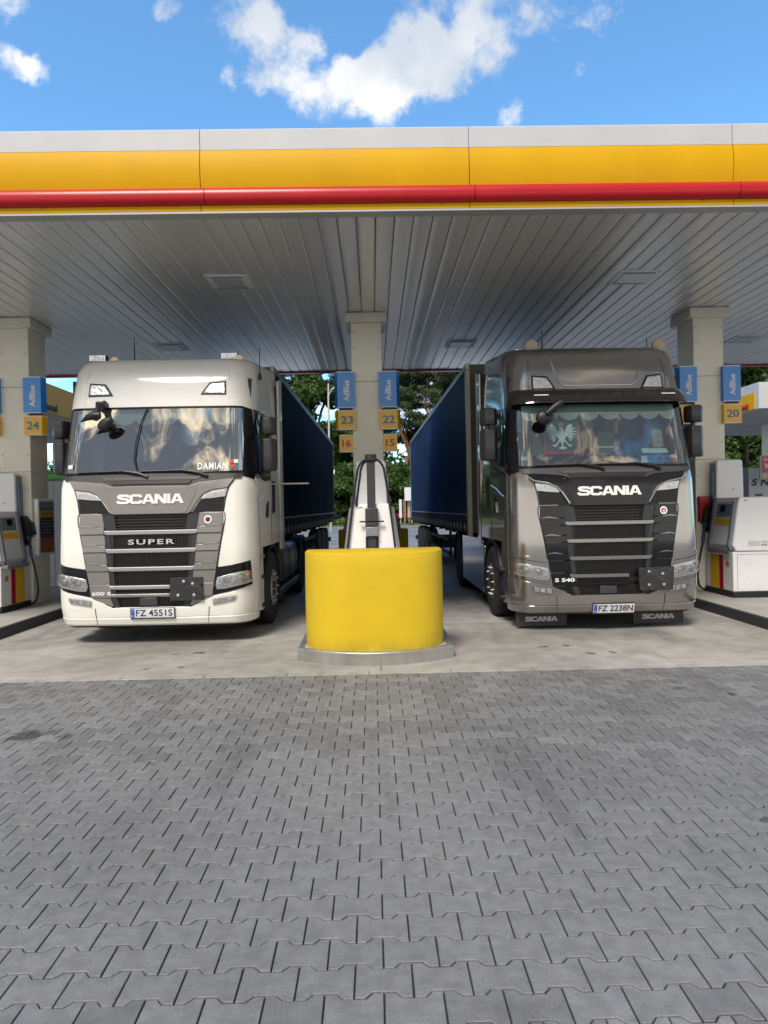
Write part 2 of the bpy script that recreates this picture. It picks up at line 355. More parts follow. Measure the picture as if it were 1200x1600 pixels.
HEAVY = {'S': (_thick(_smooth([(1.07, .68), (1.06, .87), (.62, .875), (.14, .875), (.14, .62), (.5, .54), (1.05, .47), (1.05, .12), (.55, .125), (.08, .125), (.08, .33)]), .31, .25), 1.2),
         'C': (_thick(_smooth([(1.05, .66), (1.03, .875), (.6, .875), (.14, .875), (.15, .5), (.14, .125), (.6, .125), (1.03, .125), (1.06, .36)]), .31, .25), 1.16),
         'A': (_A, 1.22), 'N': ([[(0, 0), (0, 1), (.3, 1), (.3, .58), (.3, 0)], [(.3, .58), (.3, 1), (.38, 1), (.85, .42), (.85, 0), (.78, 0)], [(.85, 0), (.85, 1), (1.15, 1), (1.15, 0)]], 1.2), 'I': ([[(0, 0), (.3, 0), (.3, 1), (0, 1)]], .30)}
def heavy_obj(name, word, m, parent, w, h, mapf, depth):
    polys = []; x = 0
    for c in word:
        ps, adv = HEAVY[c]; polys += [[(a+x, b) for a, b in q] for q in ps]; x += adv
    x1 = max(a for q in polys for a, b in q); mb = MB()
    for q in polys:
        ar = sum(q[i-1][0]*q[i][1]-q[i][0]*q[i-1][1] for i in range(len(q)))
        if ar < 0: q = q[::-1]
        n = len(q); pts = [((a/x1-.5)*w, (b-.5)*h) for a, b in q]
        mb.add([mapf(u, v, depth) for u, v in pts]+[mapf(u, v, 0) for u, v in pts], [tuple(range(n))]+[(i, i+n, (i+1) % n+n, (i+1) % n) for i in range(n)])
    return mb.build(name, m, parent, smooth=False, fix=False)

def grime(m, z0, z1, amt, col=(.10, .085, .05)):
    """rubber scuffs and splash dirt, worked up from the foot of a thing, broken by noise"""
    t = m.node_tree; b = t.nodes['Principled BSDF']; src = b.inputs['Base Color'].links[0].from_socket
    tc_ = t.nodes.new('ShaderNodeTexCoord'); sp = t.nodes.new('ShaderNodeSeparateXYZ'); t.links.new(tc_.outputs['Object'], sp.inputs[0])
    r_ = t.nodes.new('ShaderNodeMapRange'); t.links.new(sp.outputs[2], r_.inputs[0]); r_.inputs[1].default_value = z0; r_.inputs[2].default_value = z1; r_.inputs[3].default_value = 1; r_.inputs[4].default_value = 0
    def nz(sc, a, b_, st):
        mp = t.nodes.new('ShaderNodeMapping'); mp.inputs['Scale'].default_value = st; t.links.new(tc_.outputs['Object'], mp.inputs[0])
        n = t.nodes.new('ShaderNodeTexNoise'); n.inputs['Scale'].default_value = sc; n.inputs['Detail'].default_value = 8; n.inputs['Roughness'].default_value = .65; t.links.new(mp.outputs[0], n.inputs[0])
        q = t.nodes.new('ShaderNodeMapRange'); t.links.new(n.outputs[0], q.inputs[0]); q.inputs[1].default_value = a; q.inputs[2].default_value = b_; return q.outputs[0]
    def mm(a, b_, op='MULTIPLY'):
        n = t.nodes.new('ShaderNodeMath'); n.operation = op
        for i, v in enumerate((a, b_)):
            if isinstance(v, float): n.inputs[i].default_value = v
            else: t.links.new(v, n.inputs[i])
        return n.outputs[0]
    low = mm(mm(r_.outputs[0], nz(9., .3, .7, (1, 1, .6))), amt)
    scuff = mm(nz(5., .60, .68, (1, 1, 6)), .18)
    dots = mm(nz(60., .68, .74, (1, 1, 1)), .3)
    f = mm(mm(low, scuff, 'MAXIMUM'), dots, 'MAXIMUM')
    mx = t.nodes.new('ShaderNodeMix'); mx.data_type = 'RGBA'; t.links.new(f, mx.inputs[0]); t.links.new(src, mx.inputs[6]); mx.inputs[7].default_value = (*col, 1); t.links.new(mx.outputs[2], b.inputs['Base Color'])
grime(YELB, .13, .30, .40)
grime(PUMPW, 0., .35, .35, (.25, .23, .2))
# ============================================================ GROUND
def ground_mat(name, base, scale, stains=(), rough=.8, lines=None, bump=.25, warm=(.8, .75, .68), big=.25):
    m = bpy.data.materials.new(name); m.use_nodes = True; t = m.node_tree; b = t.nodes['Principled BSDF']; b.inputs['Roughness'].default_value = rough
    g = t.nodes.new('ShaderNodeNewGeometry'); P = g.outputs['Position']
    def nz(sc, det=8, ro=.6, vec=None):
        n = t.nodes.new('ShaderNodeTexNoise'); t.links.new(vec or P, n.inputs[0]); n.inputs['Scale'].default_value = sc; n.inputs['Detail'].default_value = det; n.inputs['Roughness'].default_value = ro; return n.outputs[0]
    def mr(v, a, b_, c, d):
        n = t.nodes.new('ShaderNodeMapRange'); n.interpolation_type = 'SMOOTHSTEP'; t.links.new(v, n.inputs[0])
        for i, q in zip((1, 2, 3, 4), (a, b_, c, d)): n.inputs[i].default_value = q
        return n.outputs[0]
    def mu(a, b_, op='MULTIPLY'):
        n = t.nodes.new('ShaderNodeMath'); n.operation = op
        for i, q in enumerate((a, b_)):
            if isinstance(q, (int, float)): n.inputs[i].default_value = q
            else: t.links.new(q, n.inputs[i])
        return n.outputs[0]
    v = mu(mr(nz(scale), .3, .7, .86, 1.14), mr(nz(.45, 5), .3, .7, 1-big, 1+big))
    v = mu(v, mr(nz(180, 2, .5), .35, .65, .88, 1.12))
    isl = mr(g.outputs['Random Per Island'], 0, 1, .86, 1.14); v = mu(v, isl)
    sc = t.nodes.new('ShaderNodeMapping'); sc.inputs['Scale'].default_value = (2.2, .35, 1); t.links.new(P, sc.inputs[0])
    v = mu(v, mr(nz(1.1, 6, .6, sc.outputs[0]), .52, .74, 1, .70))
    # oil spots that lie on the surface
    if stains:
        wn = t.nodes.new('ShaderNodeTexNoise'); wn.inputs['Scale'].default_value = 9; wn.inputs['Detail'].default_value = 5; t.links.new(P, wn.inputs[0])
        ws = t.nodes.new('ShaderNodeVectorMath'); ws.operation = 'SCALE'; t.links.new(wn.outputs['Color'], ws.inputs[0]); ws.inputs['Scale'].default_value = .16
        wa = t.nodes.new('ShaderNodeVectorMath'); wa.operation = 'ADD'; t.links.new(P, wa.inputs[0]); t.links.new(ws.outputs[0], wa.inputs[1])
        for (x, y, r_, k) in stains:
            d = t.nodes.new('ShaderNodeVectorMath'); d.operation = 'DISTANCE'; t.links.new(wa.outputs[0], d.inputs[0]); d.inputs[1].default_value = (x+.08, y+.08, .08)
            v = mu(v, mr(d.outputs['Value'], r_*.6, r_*1.15, 1-k, 1))
    mx = t.nodes.new('ShaderNodeVectorMath'); mx.operation = 'SCALE'; mx.inputs[0].default_value = base; t.links.new(v, mx.inputs['Scale'])
    t.links.new(mx.outputs[0], b.inputs['Base Color'])
    t.links.new(mr(nz(2.2, 6), .3, .7, rough-.14, rough+.1), b.inputs['Roughness'])
    bp = t.nodes.new('ShaderNodeBump'); bp.inputs['Strength'].default_value = bump; bp.inputs['Distance'].default_value = .004
    t.links.new(nz(140, 4), bp.inputs['Height']); t.links.new(bp.outputs[0], b.inputs['Normal'])
    return m
ASPH = ground_mat('asphalt', (.17, .18, .20), 3, rough=.7)
PAV = ground_mat('paver_concrete', (.163, .165, .169), 14, rough=.66, bump=.5, big=.10,
                 stains=((-2.55, 5.05, .13, .65), (-2.25, 5.0, .08, .45), (-2.4, 5.12, .06, .5), (1.95, 3.45, .04, .6), (2.6, 5.9, .07, .5), (2.95, 5.7, .05, .5), (-1.45, 4.4, .035, .5), (1.15, 4.1, .5, .10), (2.4, 5.2, .8, .10), (-1.2, 3.2, .6, .08)))
SLAB = ground_mat('concrete_slab', (.292, .283, .266), 4, rough=.75, big=.2,
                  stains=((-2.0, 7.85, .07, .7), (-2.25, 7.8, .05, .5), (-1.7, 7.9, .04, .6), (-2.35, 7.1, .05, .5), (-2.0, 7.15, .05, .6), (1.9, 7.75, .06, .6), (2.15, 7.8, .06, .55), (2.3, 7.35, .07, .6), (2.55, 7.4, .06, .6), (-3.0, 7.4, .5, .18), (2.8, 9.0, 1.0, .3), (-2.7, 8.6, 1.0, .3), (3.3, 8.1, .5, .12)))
DARKB = mat('joint_sand', (.035, .033, .03), .95)
g = MB(); S = 700
g.add([(-S, 22, -.02), (S, 22, -.02), (S, 60, .0), (-S, 60, .0)], [(0, 1, 2, 3)])
g.add([(-S, -S, -.02), (S, -S, -.02), (S, 22, -.02), (-S, 22, -.02)], [(0, 1, 2, 3)])
g.add([(-S, 60, .0), (S, 60, .0), (S, S, 1.2), (-S, S, 1.2)], [(0, 1, 2, 3)])
tag(g.build('ground', ASPH, fix=False), kind='structure')
paving = tag(MB().add([(-9, -4, -.011), (9, -4, -.011), (9, 6.665, -.011), (-9, 6.665, -.011)], [(0, 1, 2, 3)]).build('paving', DARKB, fix=False), kind='structure')

# I-shaped interlocking pavers
PL, PP, PA, J = .196, .1463, .0135, .0062
def edge(x):
    a = abs(x)
    return PP/2 + (PA if a > .061 else -PA if a < .037 else -PA+2*PA*(a-.037)/.024)
xs = [-PL/2, -.061, -.037, .037, .061, PL/2]
outline = [(x, -edge(x)) for x in xs]+[(x, edge(x)) for x in xs[::-1]]
def inset(poly, d):
    n = len(poly); out = []
    for i in range(n):
        p0, p1, p2 = (Vector(poly[i-1]), Vector(poly[i]), Vector(poly[(i+1) % n]))
        a = (p1-p0).normalized(); b = (p2-p1).normalized(); na = Vector((-a.y, a.x)); nb = Vector((-b.y, b.x))
        h = (na+nb); h = h/max(.3, h.length_squared)*2 if h.length > 1e-6 else na
        q = p1+h*d; out.append((q.x, q.y))
    return out
o1 = inset(outline, J/2); o2 = inset(outline, J/2+.0022)
pv = [(x, y, -.010) for x, y in o1]+[(x, y, -.0025) for x, y in o1]+[(x, y, 0) for x, y in o2]
k = len(outline)
pf = []
for i in range(k):
    j = (i+1) % k
    pf += [(i, j, j+k, i+k), (i+k, j+k, j+2*k, i+2*k)]
pf.append(tuple(range(2*k, 3*k)))
pm = bpy.data.meshes.new('paver'); pm.from_pydata(pv, [], pf); pm.materials.append(PAV)
cells = []
for r_ in range(int((6.66+4)/PP)):
    y = 6.665-PP/2-PA-r_*PP
    if y < -3.9: break
    off = (.202-PL/2) + (PL/2 if (round((y-2.217)/PP)) % 2 else 0)
    for c_ in range(-46, 46):
        x = off+c_*PL
        if abs(x) < 8.8: cells.append((x, y))
rp = random.Random(3)
def vis(c): return c[1] > 2.25 and abs(c[0]-.015*c[1]) < .575*c[1]+.1
vc = sorted([c for c in cells if vis(c)], key=lambda c: c[1])[:300]; vset = set(vc)
for (x, y) in vc:
    o = bpy.data.objects.new('paver', pm); COL.objects.link(o); o.parent = paving
    o.location = (x, y, rp.uniform(-.0012, .0008)); o.rotation_euler = (rp.gauss(0, .003), rp.gauss(0, .003), rp.gauss(0, .004))
base = np.array(pv); nv = len(pv); allv = []; allf = []
for c in cells:
    if c in vset: continue
    tx, ty, tz = rp.gauss(0, .003), rp.gauss(0, .003), rp.uniform(-.0012, .0008)
    q = base.copy(); q[:, 2] += tz + q[:, 0]*ty + q[:, 1]*tx; an = rp.gauss(0, .004); q[:, 0] += -an*base[:, 1]+c[0]; q[:, 1] += an*base[:, 0]+c[1]
    o_ = len(allv); allv += q.tolist(); allf += [tuple(i+o_ for i in f) for f in pf]
me = bpy.data.meshes.new('paver_field'); me.from_pydata(allv, [], allf); me.materials.append(PAV)
o = bpy.data.objects.new('paver_field', me); COL.objects.link(o); o.parent = paving; tag(o, kind='stuff')

# concrete apron: slabs with recessed joints, edge stones
apr = tag(MB().add([(-30, 6.665, -.016), (30, 6.665, -.016), (30, 22, -.016), (-30, 22, -.016)], [(0, 1, 2, 3)]).build('apron_bed', DARKB, fix=False), kind='structure')
def slabmb(poly, z0=-.014, z1=.0, ch=.004):
    i1 = inset(poly, .003); i2 = inset(poly, .003+ch); n = len(poly); mb = MB()
    v = [(x, y, z0) for x, y in i1]+[(x, y, z1-ch) for x, y in i1]+[(x, y, z1) for x, y in i2]
    f = [(i+a*n, (i+1) % n+a*n, (i+1) % n+(a+1)*n, i+(a+1)*n) for a in (0, 1) for i in range(n)]+[tuple(range(2*n, 3*n))]
    return mb.add(v, f)
x = -28.07
while x < 28:
    slabmb([(x, 6.672), (x+.8, 6.672), (x+.8, 6.80), (x, 6.80)]).build('edge_stone', SLAB, apr, smooth=False, fix=False); x += .8
# slab polygons (joints fan out from the island nose)
def slab(poly): slabmb(poly).build('concrete_slab', SLAB, apr, smooth=False, fix=False)
slab([(-1.85, 6.80), (0.05, 6.80), (0.05, 7.3), (-.79, 7.3)])
slab([(0.05, 6.80), (1.9, 6.80), (.79, 7.3), (0.05, 7.3)])
for sx in (-1, 1):
    P = [(.79, 7.3), (1.875, 6.80), (4.95, 6.80), (4.95, 9.6), (.79, 9.6)]
    P = [(sx*a, b) for a, b in P]
    slab(P if sx > 0 else P[::-1])
    for (ya, yb) in ((9.6, 12.6), (12.6, 15.6), (15.6, 18.6), (18.6, 21.9)):
        P = [(sx*.79, ya), (sx*4.95, ya), (sx*4.95, yb), (sx*.79, yb)]; slab(P if sx > 0 else P[::-1])
    for xa in (4.95, 9.0, 14, 19):
        for (ya, yb) in ((6.80, 10.5), (10.5, 14.2), (14.2, 18), (18, 21.9)):
            P = [(sx*xa, ya), (sx*(xa+(4.05 if xa < 6 else 5)), ya), (sx*(xa+(4.05 if xa < 6 else 5)), yb), (sx*xa, yb)]; slab(P if sx > 0 else P[::-1])
slab([(-.79, 15.7), (.79, 15.7), (.79, 21.9), (-.79, 21.9)])

# verge behind the road
GRASS = mat('grass_ground', (.06, .09, .025), .9, var=.4, vscale=3, dirt=.4, dirtcol=(.16, .13, .07))
vg = MB(); vg.add([(-120, 62, .0), (120, 62, .0), (120, 64, .5), (-120, 64, .5), (120, 74, .9), (-120, 74, .9), (120, 120, 2), (-120, 120, 2)], [(0, 1, 2, 3), (3, 2, 4, 5), (5, 4, 6, 7)])
tag(vg.build('grass_verge', GRASS, fix=False), kind='structure')

# ============================================================ ISLANDS
def island(cx, label, steel):
    pts = []
    n = 12
    for i in range(n+1):
        u = -1+2*i/n; pts.append((cx+u*.83, 7.0+.33*u*u))
    for i in range(n+1):
        u = 1-2*i/n; pts.append((cx+u*.83, 15.85-.33*u*u))
    ins = inset(pts, .07)
    k = MB(); nn = len(pts)
    out0 = [(x, y, -.012) for x, y in pts]; out1 = [(x, y, .135) for x, y in pts]
    in1 = [(x, y, .135) for x, y in ins]; in0 = [(x, y, .05) for x, y in ins]
    k.ring([out0, out1, in1, in0], caps=False)
    root = empty('pump_island', (0, 0, 0), label=label, cat='kerb island', group='raised pump islands')
    k.build('kerb', STEEL if steel else BLKK, root, bevel=.012)
    MB().add([(x, y, .131) for x, y in ins], [tuple(range(nn))]).build('island_top', CONC, root, fix=False, smooth=False)
    return root
island(0, 'middle raised pump island with a pale metal kerb under the yellow barrier', True)
island(-5.68, 'left raised pump island with a black kerb beside the cream truck', False)
island(5.68, 'right raised pump island with a black kerb beside the bronze truck', False)

def barrier(name, y0, sgn, label):
    pts = []; n = 28
    for i in range(n+1):
        a = math.pi*(i/n); c, s_ = math.cos(a), math.sin(a)
        e = .78
        pts.append((.755*math.copysign(abs(c)**.62, c), -.62*s_**e))
    pts += [(-.755, .18), (-.72, .22), (.72, .22), (.755, .18)]
    rings = []
    for z, ins_ in ((.128, .0), (.55, -.004), (1.0, -.002), (1.122, .0), (1.137, .003), (1.142, .012)):
        rings.append([(x*(1-ins_/.75), sgn*(y*(1-ins_/.6)), z) for x, y in pts])
    b = MB().ring(rings).build(name, YELB, None, ang=50, loc=(-.005, y0, 0))
    return b
tag(barrier('yellow_barrier', 7.72, 1, ''), 'rounded bright yellow metal barrier guarding the front of the middle island', 'barrier', 'yellow island barriers')
tag(barrier('yellow_barrier', 15.2, -1, ''), 'shaded yellow barrier at the rear end of the middle island behind the pump', 'barrier', 'yellow island barriers')

# ============================================================ CANOPY
FX = 14.2; FY0, FY1 = 7.43, 16.1; CZ = 4.8
can = empty('station_canopy', (0, 12, CZ), label='wide flat station canopy with white, yellow and red edge above both trucks', cat='canopy')
def off(o): o.location = (0, -12, -CZ); return o
seams = [-13.6, -10.76, -7.93, -4.59+.0, -1.77+.0, 1.09, 3.93, 6.77, 9.6, 12.44]
seams = [-14.2, -10.35, -7.5, -4.65, -1.78, 1.105, 3.97, 6.85, 9.7, 12.55, 14.2]
for a, b in zip(seams, seams[1:]):
    a1, b1 = a+.004, b-.004
    # white coping
    prof = [(7.50, 5.70), (7.47, 5.70), (7.455, 5.685), (7.455, 5.47), (7.50, 5.47)]
    off(MB().prism(prof, a1, b1, 'x').build('white_fascia_panel', WHT, can))
    # yellow, gently convex
    prof = [(7.50, 5.468)]+[(7.43+.05*abs((t-.45))**2.0*2.2, 5.465-t*.445) for t in [i/10 for i in range(11)]]+[(7.50, 5.02)]
    off(MB().prism(prof, a1, b1, 'x').build('yellow_fascia_panel', YEL, can, ang=50))
    prof = [(7.50, 4.905), (7.455, 4.905), (7.45, 4.90), (7.45, 4.815), (7.50, 4.815)]
    off(MB().prism(prof, a1, b1, 'x').build('yellow_lower_trim', YEL, can))
    c_ = (7.40, 4.962)
    prof = [(7.50, 5.055)]+[(7.455-.075*math.sin(math.pi*t)**.8, 5.055-.02-.185*.5*(1-math.cos(math.pi*t))) for t in [i/14 for i in range(15)]]+[(7.50, 4.86)]
    off(MB().prism([(y, z+.022) for y, z in prof], a1+(.0 if a > -14 else 0)+.05, b1+.05, 'x').build('red_fascia_tube', RED, can, ang=50))
for i in range(20):
    xx = -13.4+i*1.42
    off(box('tube_bracket', RED, can, xx-.02, xx+.02, 7.43, 7.47, 4.868, 4.898))
off(box('edge_trim', mat('edge_grey', (.45, .46, .46), .4, .3), can, -FX, FX, 7.452, 7.60, 4.792, 4.813))
# other sides and the roof deck
for (x0, x1, y0, y1) in ((-FX, FX, 16.1, 16.18), (-FX-.08, -FX, 7.43, 16.18), (FX, FX+.08, 7.43, 16.18)):
    off(box('white_fascia_panel', WHT, can, x0, x1, y0, y1, 5.47, 5.70)); off(box('yellow_fascia_panel', YEL, can, x0, x1, y0, y1, 4.90, 5.468)); off(box('red_fascia_tube', RED, can, x0-.02, x1+.02, y0-.02, y1+.02, 4.765, 4.898))
off(box('roof_deck', mat('roof_sheet', (.3, .3, .3), .7), can, -FX, FX, 7.51, 16.09, 5.3, 5.4))
# soffit planks
rs = random.Random(5); pw = .213
x = -FX+.02; i = 0
PLK = {}
def plank_mesh(v):
    if v in PLK: return PLK[v]
    rr = random.Random(v); h = rr.uniform(-.0035, .0035); t = rr.uniform(-.0035, .0035); n = 12
    secs = []
    for j in range(n+1):
        y = -4.25+8.5*j/n; wv = .0022*math.sin(y*1.1+v*1.7)
        w = pw-.006
        pr = [(-w/2, .018), (-w/2, .004), (-w/2+.010, 0+wv*.3), (-w/6, h+wv), (w/6, h*.6+t+wv), (w/2-.018, 0+wv*.3), (w/2-.004, .008), (w/2, .018)]
        secs.append([(a, y, b) for a, b in pr])
    mb = MB().ring(secs, closed=False, caps=False)
    me = bpy.data.meshes.new('soffit_plank'); me.from_pydata(mb.v, [], [f[::-1] for f in mb.f]); me.materials.append(SOF)
    me.polygons.foreach_set('use_smooth', [True]*len(me.polygons)); me.set_sharp_from_angle(angle=R(25)); PLK[v] = me; return me
while x < FX-.1:
    o = bpy.data.objects.new('soffit_plank', plank_mesh(i % 9)); COL.objects.link(o); o.parent = can
    o.location = (x+pw/2, 11.85-12, CZ-CZ-.0+rs.uniform(-.0015, .0015)); x += pw; i += 1
off(box('soffit_back', mat('soffit_gap', (.02, .02, .02), .9), can, -FX, FX, 7.6, 16.09, 4.83, 4.84))
# recessed lights
LGL = mat('light_lens', (.62, .65, .70), .25, coat=.5, var=.1, vscale=14)
for (lx, ly) in ((-7.6, 9.75), (-1.94, 9.7), (3.75, 9.75), (9.4, 9.75), (-9.5, 13.5), (-3.86, 13.45), (1.78, 13.55), (7.4, 13.55)):
    f = box('light_frame', mat('light_rim', (.85, .85, .85), .4), can, -.29, .29, -.29, .29, -.016, .006, bevel=.006); f.location = (lx, ly-12, 0)
    q = MB().box(-.2, .2, -.2, .2, -.024, -.015).build('light_panel', LGL, f, bevel=.006)
    for s in (-1, 1): MB().box(-.22, .22, s*.225-.006, s*.225+.006, -.022, -.016).build('light_trim', BLK, f)
    for jx, jy in ((-.26, -.26), (.26, -.26), (-.26, .26), (.26, .26)): MB().lathe([(-.02, .006), (-.016, .01)], 8, 'z', (jx, jy, 0)).build('screw', BLK, f)

# ============================================================ COLUMNS
def column(cx, label, y0=11.35, dp=.6, w=.5):
    c = empty('canopy_column', (cx, y0+dp/2, .13), label=label, cat='column', group='canopy columns')
    def l(o): o.location = (0, 0, 0); return o
    h0, h1 = 0, CZ-.13
    zs = [0, 2.17, 3.55, h1-.16]
    for za, zb in zip(zs, zs[1:]):
        box('cladding_panel', COLM, c, -w/2, w/2, -dp/2, dp/2, za+.0015, zb-.0015, bevel=.012)
    box('capital', COLM, c, -w/2-.08, w/2+.08, -dp/2-.08, dp/2+.08, h1-.16, h1-.008, bevel=.008)
    s = MB()
    for z in (.35, 1.9, 2.45, 4.1, 4.35):
        for sx in (-1, 1):
            s.lathe([(-dp/2-.004, .009), (-dp/2+.001, .009)], 8, 'y', (sx*(w/2-.045), 0, z))
    s.build('panel_screws', LETK, c)
    for sx in (-1, 1): box('edge_strip', COLM, c, sx*(w/2-.09)-.0015, sx*(w/2-.09)+.0015, -dp/2-.0025, -dp/2+.002, .01, h1-.17)
    return c
column(-.06, 'middle cream column between the trucks, rising behind the white pump'); column(-5.81, 'left cream column beside the cream truck, carrying the sign 24'); column(5.59, 'right cream column beside the bronze truck, carrying the sign 20')

def sign(name, x0, x1, z0, z1, y, m, txt, tm, lab, cat, grp, bevside=0, rot=False, tw=.2, th=.1, dpt=.09):
    """box sign; bevside +-1 = outer edge folded back"""
    cx = (x0+x1)/2; r_ = empty(name, (cx, y, z0), label=lab, cat=cat, group=grp)
    a, b = x0-cx, x1-cx; fold = .05
    if bevside > 0: pr = [(a, 0), (b-fold, 0), (b, dpt), (a, dpt)]
    elif bevside < 0: pr = [(a+fold, 0), (b, 0), (b, dpt), (a, dpt)]
    else: pr = [(a, 0), (b, 0), (b, dpt), (a, dpt)]
    MB().prism(pr, .012, z1-z0-.012, 'z').build('sign_box', m, r_)
    for za, zb in ((0, .012), (z1-z0-.012, z1-z0)):
        MB().prism([(u*1.01, v-.004) for u, v in pr], za, zb, 'z').build('sign_rim', PUMPW, r_)
    fx = (a+(fold if bevside < 0 else 0)+b-(fold if bevside > 0 else 0))/2
    H_ = z1-z0
    if rot: mp = lambda u, v, d: (fx-v+.005, -.001-d, H_*.47+u)
    else: mp = lambda u, v, d: (fx+u, -.001-d, H_/2+v)
    text_obj('lettering', txt, tm, r_, tw, th, mp, bold=.02, depth=.003)
    return r_
SY = 11.26
G1, G2, G3 = 'blue sign boxes on the columns', 'yellow number signs on the columns', 'small orange number signs'
def zpx(y, hor): return 1.6-(y-hor)*SY/1080
ptz = ((-.06, 794, {'L': ('23', 'left'), 'R': ('22', 'right')}), (-5.81, 804, {'L': ('25', 'left'), 'R': ('24', 'right')}), (5.59, 784, {'L': ('21', 'left'), 'R': ('20', 'right')}))
names = {-.06: 'middle', -5.81: 'left', 5.59: 'right'}
for cx, hor, d in ptz:
    for s, k in ((-1, 'L'), (1, 'R')):
        num, side = d[k]
        xa, xb = (cx-.535, cx-.20) if s < 0 else (cx+.195, cx+.53)
        if cx > 1 and s < 0: xa, xb = xa-.04, xb-.04
        zt, zb = 3.83, 3.24
        where = 'on the %s side of the %s column above the number %s' % (side, names[cx], num) if num in ('23', '22', '24', '20') else 'on the %s side of the %s column' % (side, names[cx])
        sign('pump_sign', xa, xb, zb, zt, SY, ADB, 'AdBlue', ADW, 'blue sign '+where, 'sign', G1, s, True, .34, .095)
        lab = 'yellow number sign %s on the %s side of the %s column' % (num, side, names[cx]) if num in ('23', '22', '24', '20') else 'yellow sign on the %s side of the %s column, partly hidden' % (side, names[cx])
        if num in ('25', '21'):
            # its number is not to be seen in the photograph
            q = empty('number_sign', ((xa+xb)/2, SY, 2.895), label=lab, cat='sign', group=G2)
            MB().box(-(xb-xa)/2, (xb-xa)/2, 0, .09, 0, .305).build('sign_box', SIGY, q, bevel=.006)
            MB().box(-(xb-xa)/2-.004, (xb-xa)/2+.004, -.004, .09, -.012, 0).build('sign_rim', PUMPW, q)
        else: sign('number_sign', xa+.005, xb+.01, 2.885, 3.20, SY, SIGY, num, SIGN_B, lab, 'sign', G2, s, False, .20, .13)
        MB().box(-.1, .1, 0, .06, 0, .04).build('sign_bracket', BLK, None, loc=((xa+xb)/2, SY+.04, 3.20)); b_ = bpy.context.scene.objects[-1]
for o in list(bpy.data.objects):
    if o.name.startswith('sign_bracket') and not o.parent:
        best = min((q for q in bpy.data.objects if q.name.startswith('pump_sign')), key=lambda q: abs(q.location.x-o.location.x))
        o.parent = best; o.location = Vector(o.location)-Vector(best.location)
sign('small_number_sign', -.53, -.295, 2.53, 2.815, SY+.1, SIGY, '16', SIGN_R, 'orange plate 16 on the left edge of the middle column, the number 23', 'sign', G3, 0, False, .145, .115)
sign('small_number_sign', .185, .42, 2.53, 2.815, SY+.1, SIGY, '15', SIGN_R, 'orange plate 15 on the right edge of the middle column, below the number 22', 'sign', G3, 0, False, .145, .115)
q = empty('small_number_sign', (-5.32, 12.0, 2.5), label='small orange sign half hidden behind the cream truck mirror', cat='sign', group=G3)
MB().box(-.13, .13, 0, .1, 0, .29).build('sign_box', SIGY, q, bevel=.005); text_obj('lettering', '1', SIGN_R, q, .035, .13, lambda u, v, d: (-.06+u, -.001-d, .15+v), bold=.03)
# poster case on the left column, lane side
pc = empty('poster_case', (-5.555, 11.7, .93), label='slim white poster case with dark notice on the left column side', cat='notice board')
MB().box(0, .07, -.29, .29, 0, .93).build('case_frame', PUMPW, pc, bevel=.012)
MB().box(.071, .075, -.24, .24, .04, .88).build('poster', mat('poster_dark', (.035, .02, .035), .3, var=.5, vscale=7, coat=.5), pc)
MB().box(.076, .079, -.23, .23, .62, .75).build('poster_band', mat('poster_yellow', (.5, .30, .04), .4), pc)
MB().box(.076, .079, -.23, .23, .05, .29).build('poster_band', mat('poster_brown', (.30, .11, .03), .4, var=.3, vscale=9), pc)
MB().box(.076, .079, -.23, .23, .77, .87).build('poster_band', mat('poster_grey', (.25, .26, .30), .4), pc)
for k_ in range(5):
    MB().box(.0795, .0815, -.18, .17-.05*(k_ % 2), .36+k_*.05, .372+k_*.05).build('print_line', LETG, pc)
    MB().box(.0795, .0815, -.18+.08*k_, -.13+.08*k_, .655+.02*(k_ % 2), .70).build('print_block', mat('poster_print', (.25, .10, .02), .5), pc)
rb = empty('red_box', (5.45, 11.30, 1.27), label='red flat box on the right column behind the pump nozzle', cat='box')
MB().box(-.09, .09, -.03, .04, 0, .42).build('case', mat('red_box_paint', (.38, .012, .02), .4), rb, bevel=.008)
MB().box(-.075, .075, -.034, -.03, .015, .405).build('lid', mat('red_box_paint2', (.42, .015, .022), .35), rb, bevel=.006)

# ============================================================ DISPENSERS
def pecten(mb_y, cx, cz, r_, parent, facing):
    """small round scallop emblem, facing = function (u,v,d)->point"""
    n = 14
    def fan(rr, d):
        pts = [(-.28*rr, -.75*rr), (.28*rr, -.75*rr)]
        for i in range(n+1):
            a = R(-35+250*i/n); k_ = 1+.05*math.cos(a*9)
            pts.append((rr*k_*math.cos(a), rr*k_*math.sin(a)*.92))
        return MB().add([facing(u, v, d) for u, v in pts]+[facing(u, v, 0) for u, v in pts], [tuple(range(len(pts)))]+[(i, (i+1) % len(pts), (i+1) % len(pts)+len(pts), i+len(pts)) for i in range(len(pts))])
    e = fan(r_, .003).build('emblem', RED, parent, smooth=False)
    fan(r_*.8, .005).build('emblem_shell', YEL, e, smooth=False)
    for i in range(5):
        a = R(40+25*i); c_, s_ = math.cos(a), math.sin(a)
        MB().add([facing(-.006*s_-0, -.5*r_+.006*c_*0, .0065), facing(.62*r_*c_-.003*s_, .62*r_*s_+.003*c_, .0065), facing(.62*r_*c_+.003*s_, .62*r_*s_-.003*c_, .0065)], [(0, 1, 2)]).build('emblem_rib', RED, e, smooth=False)
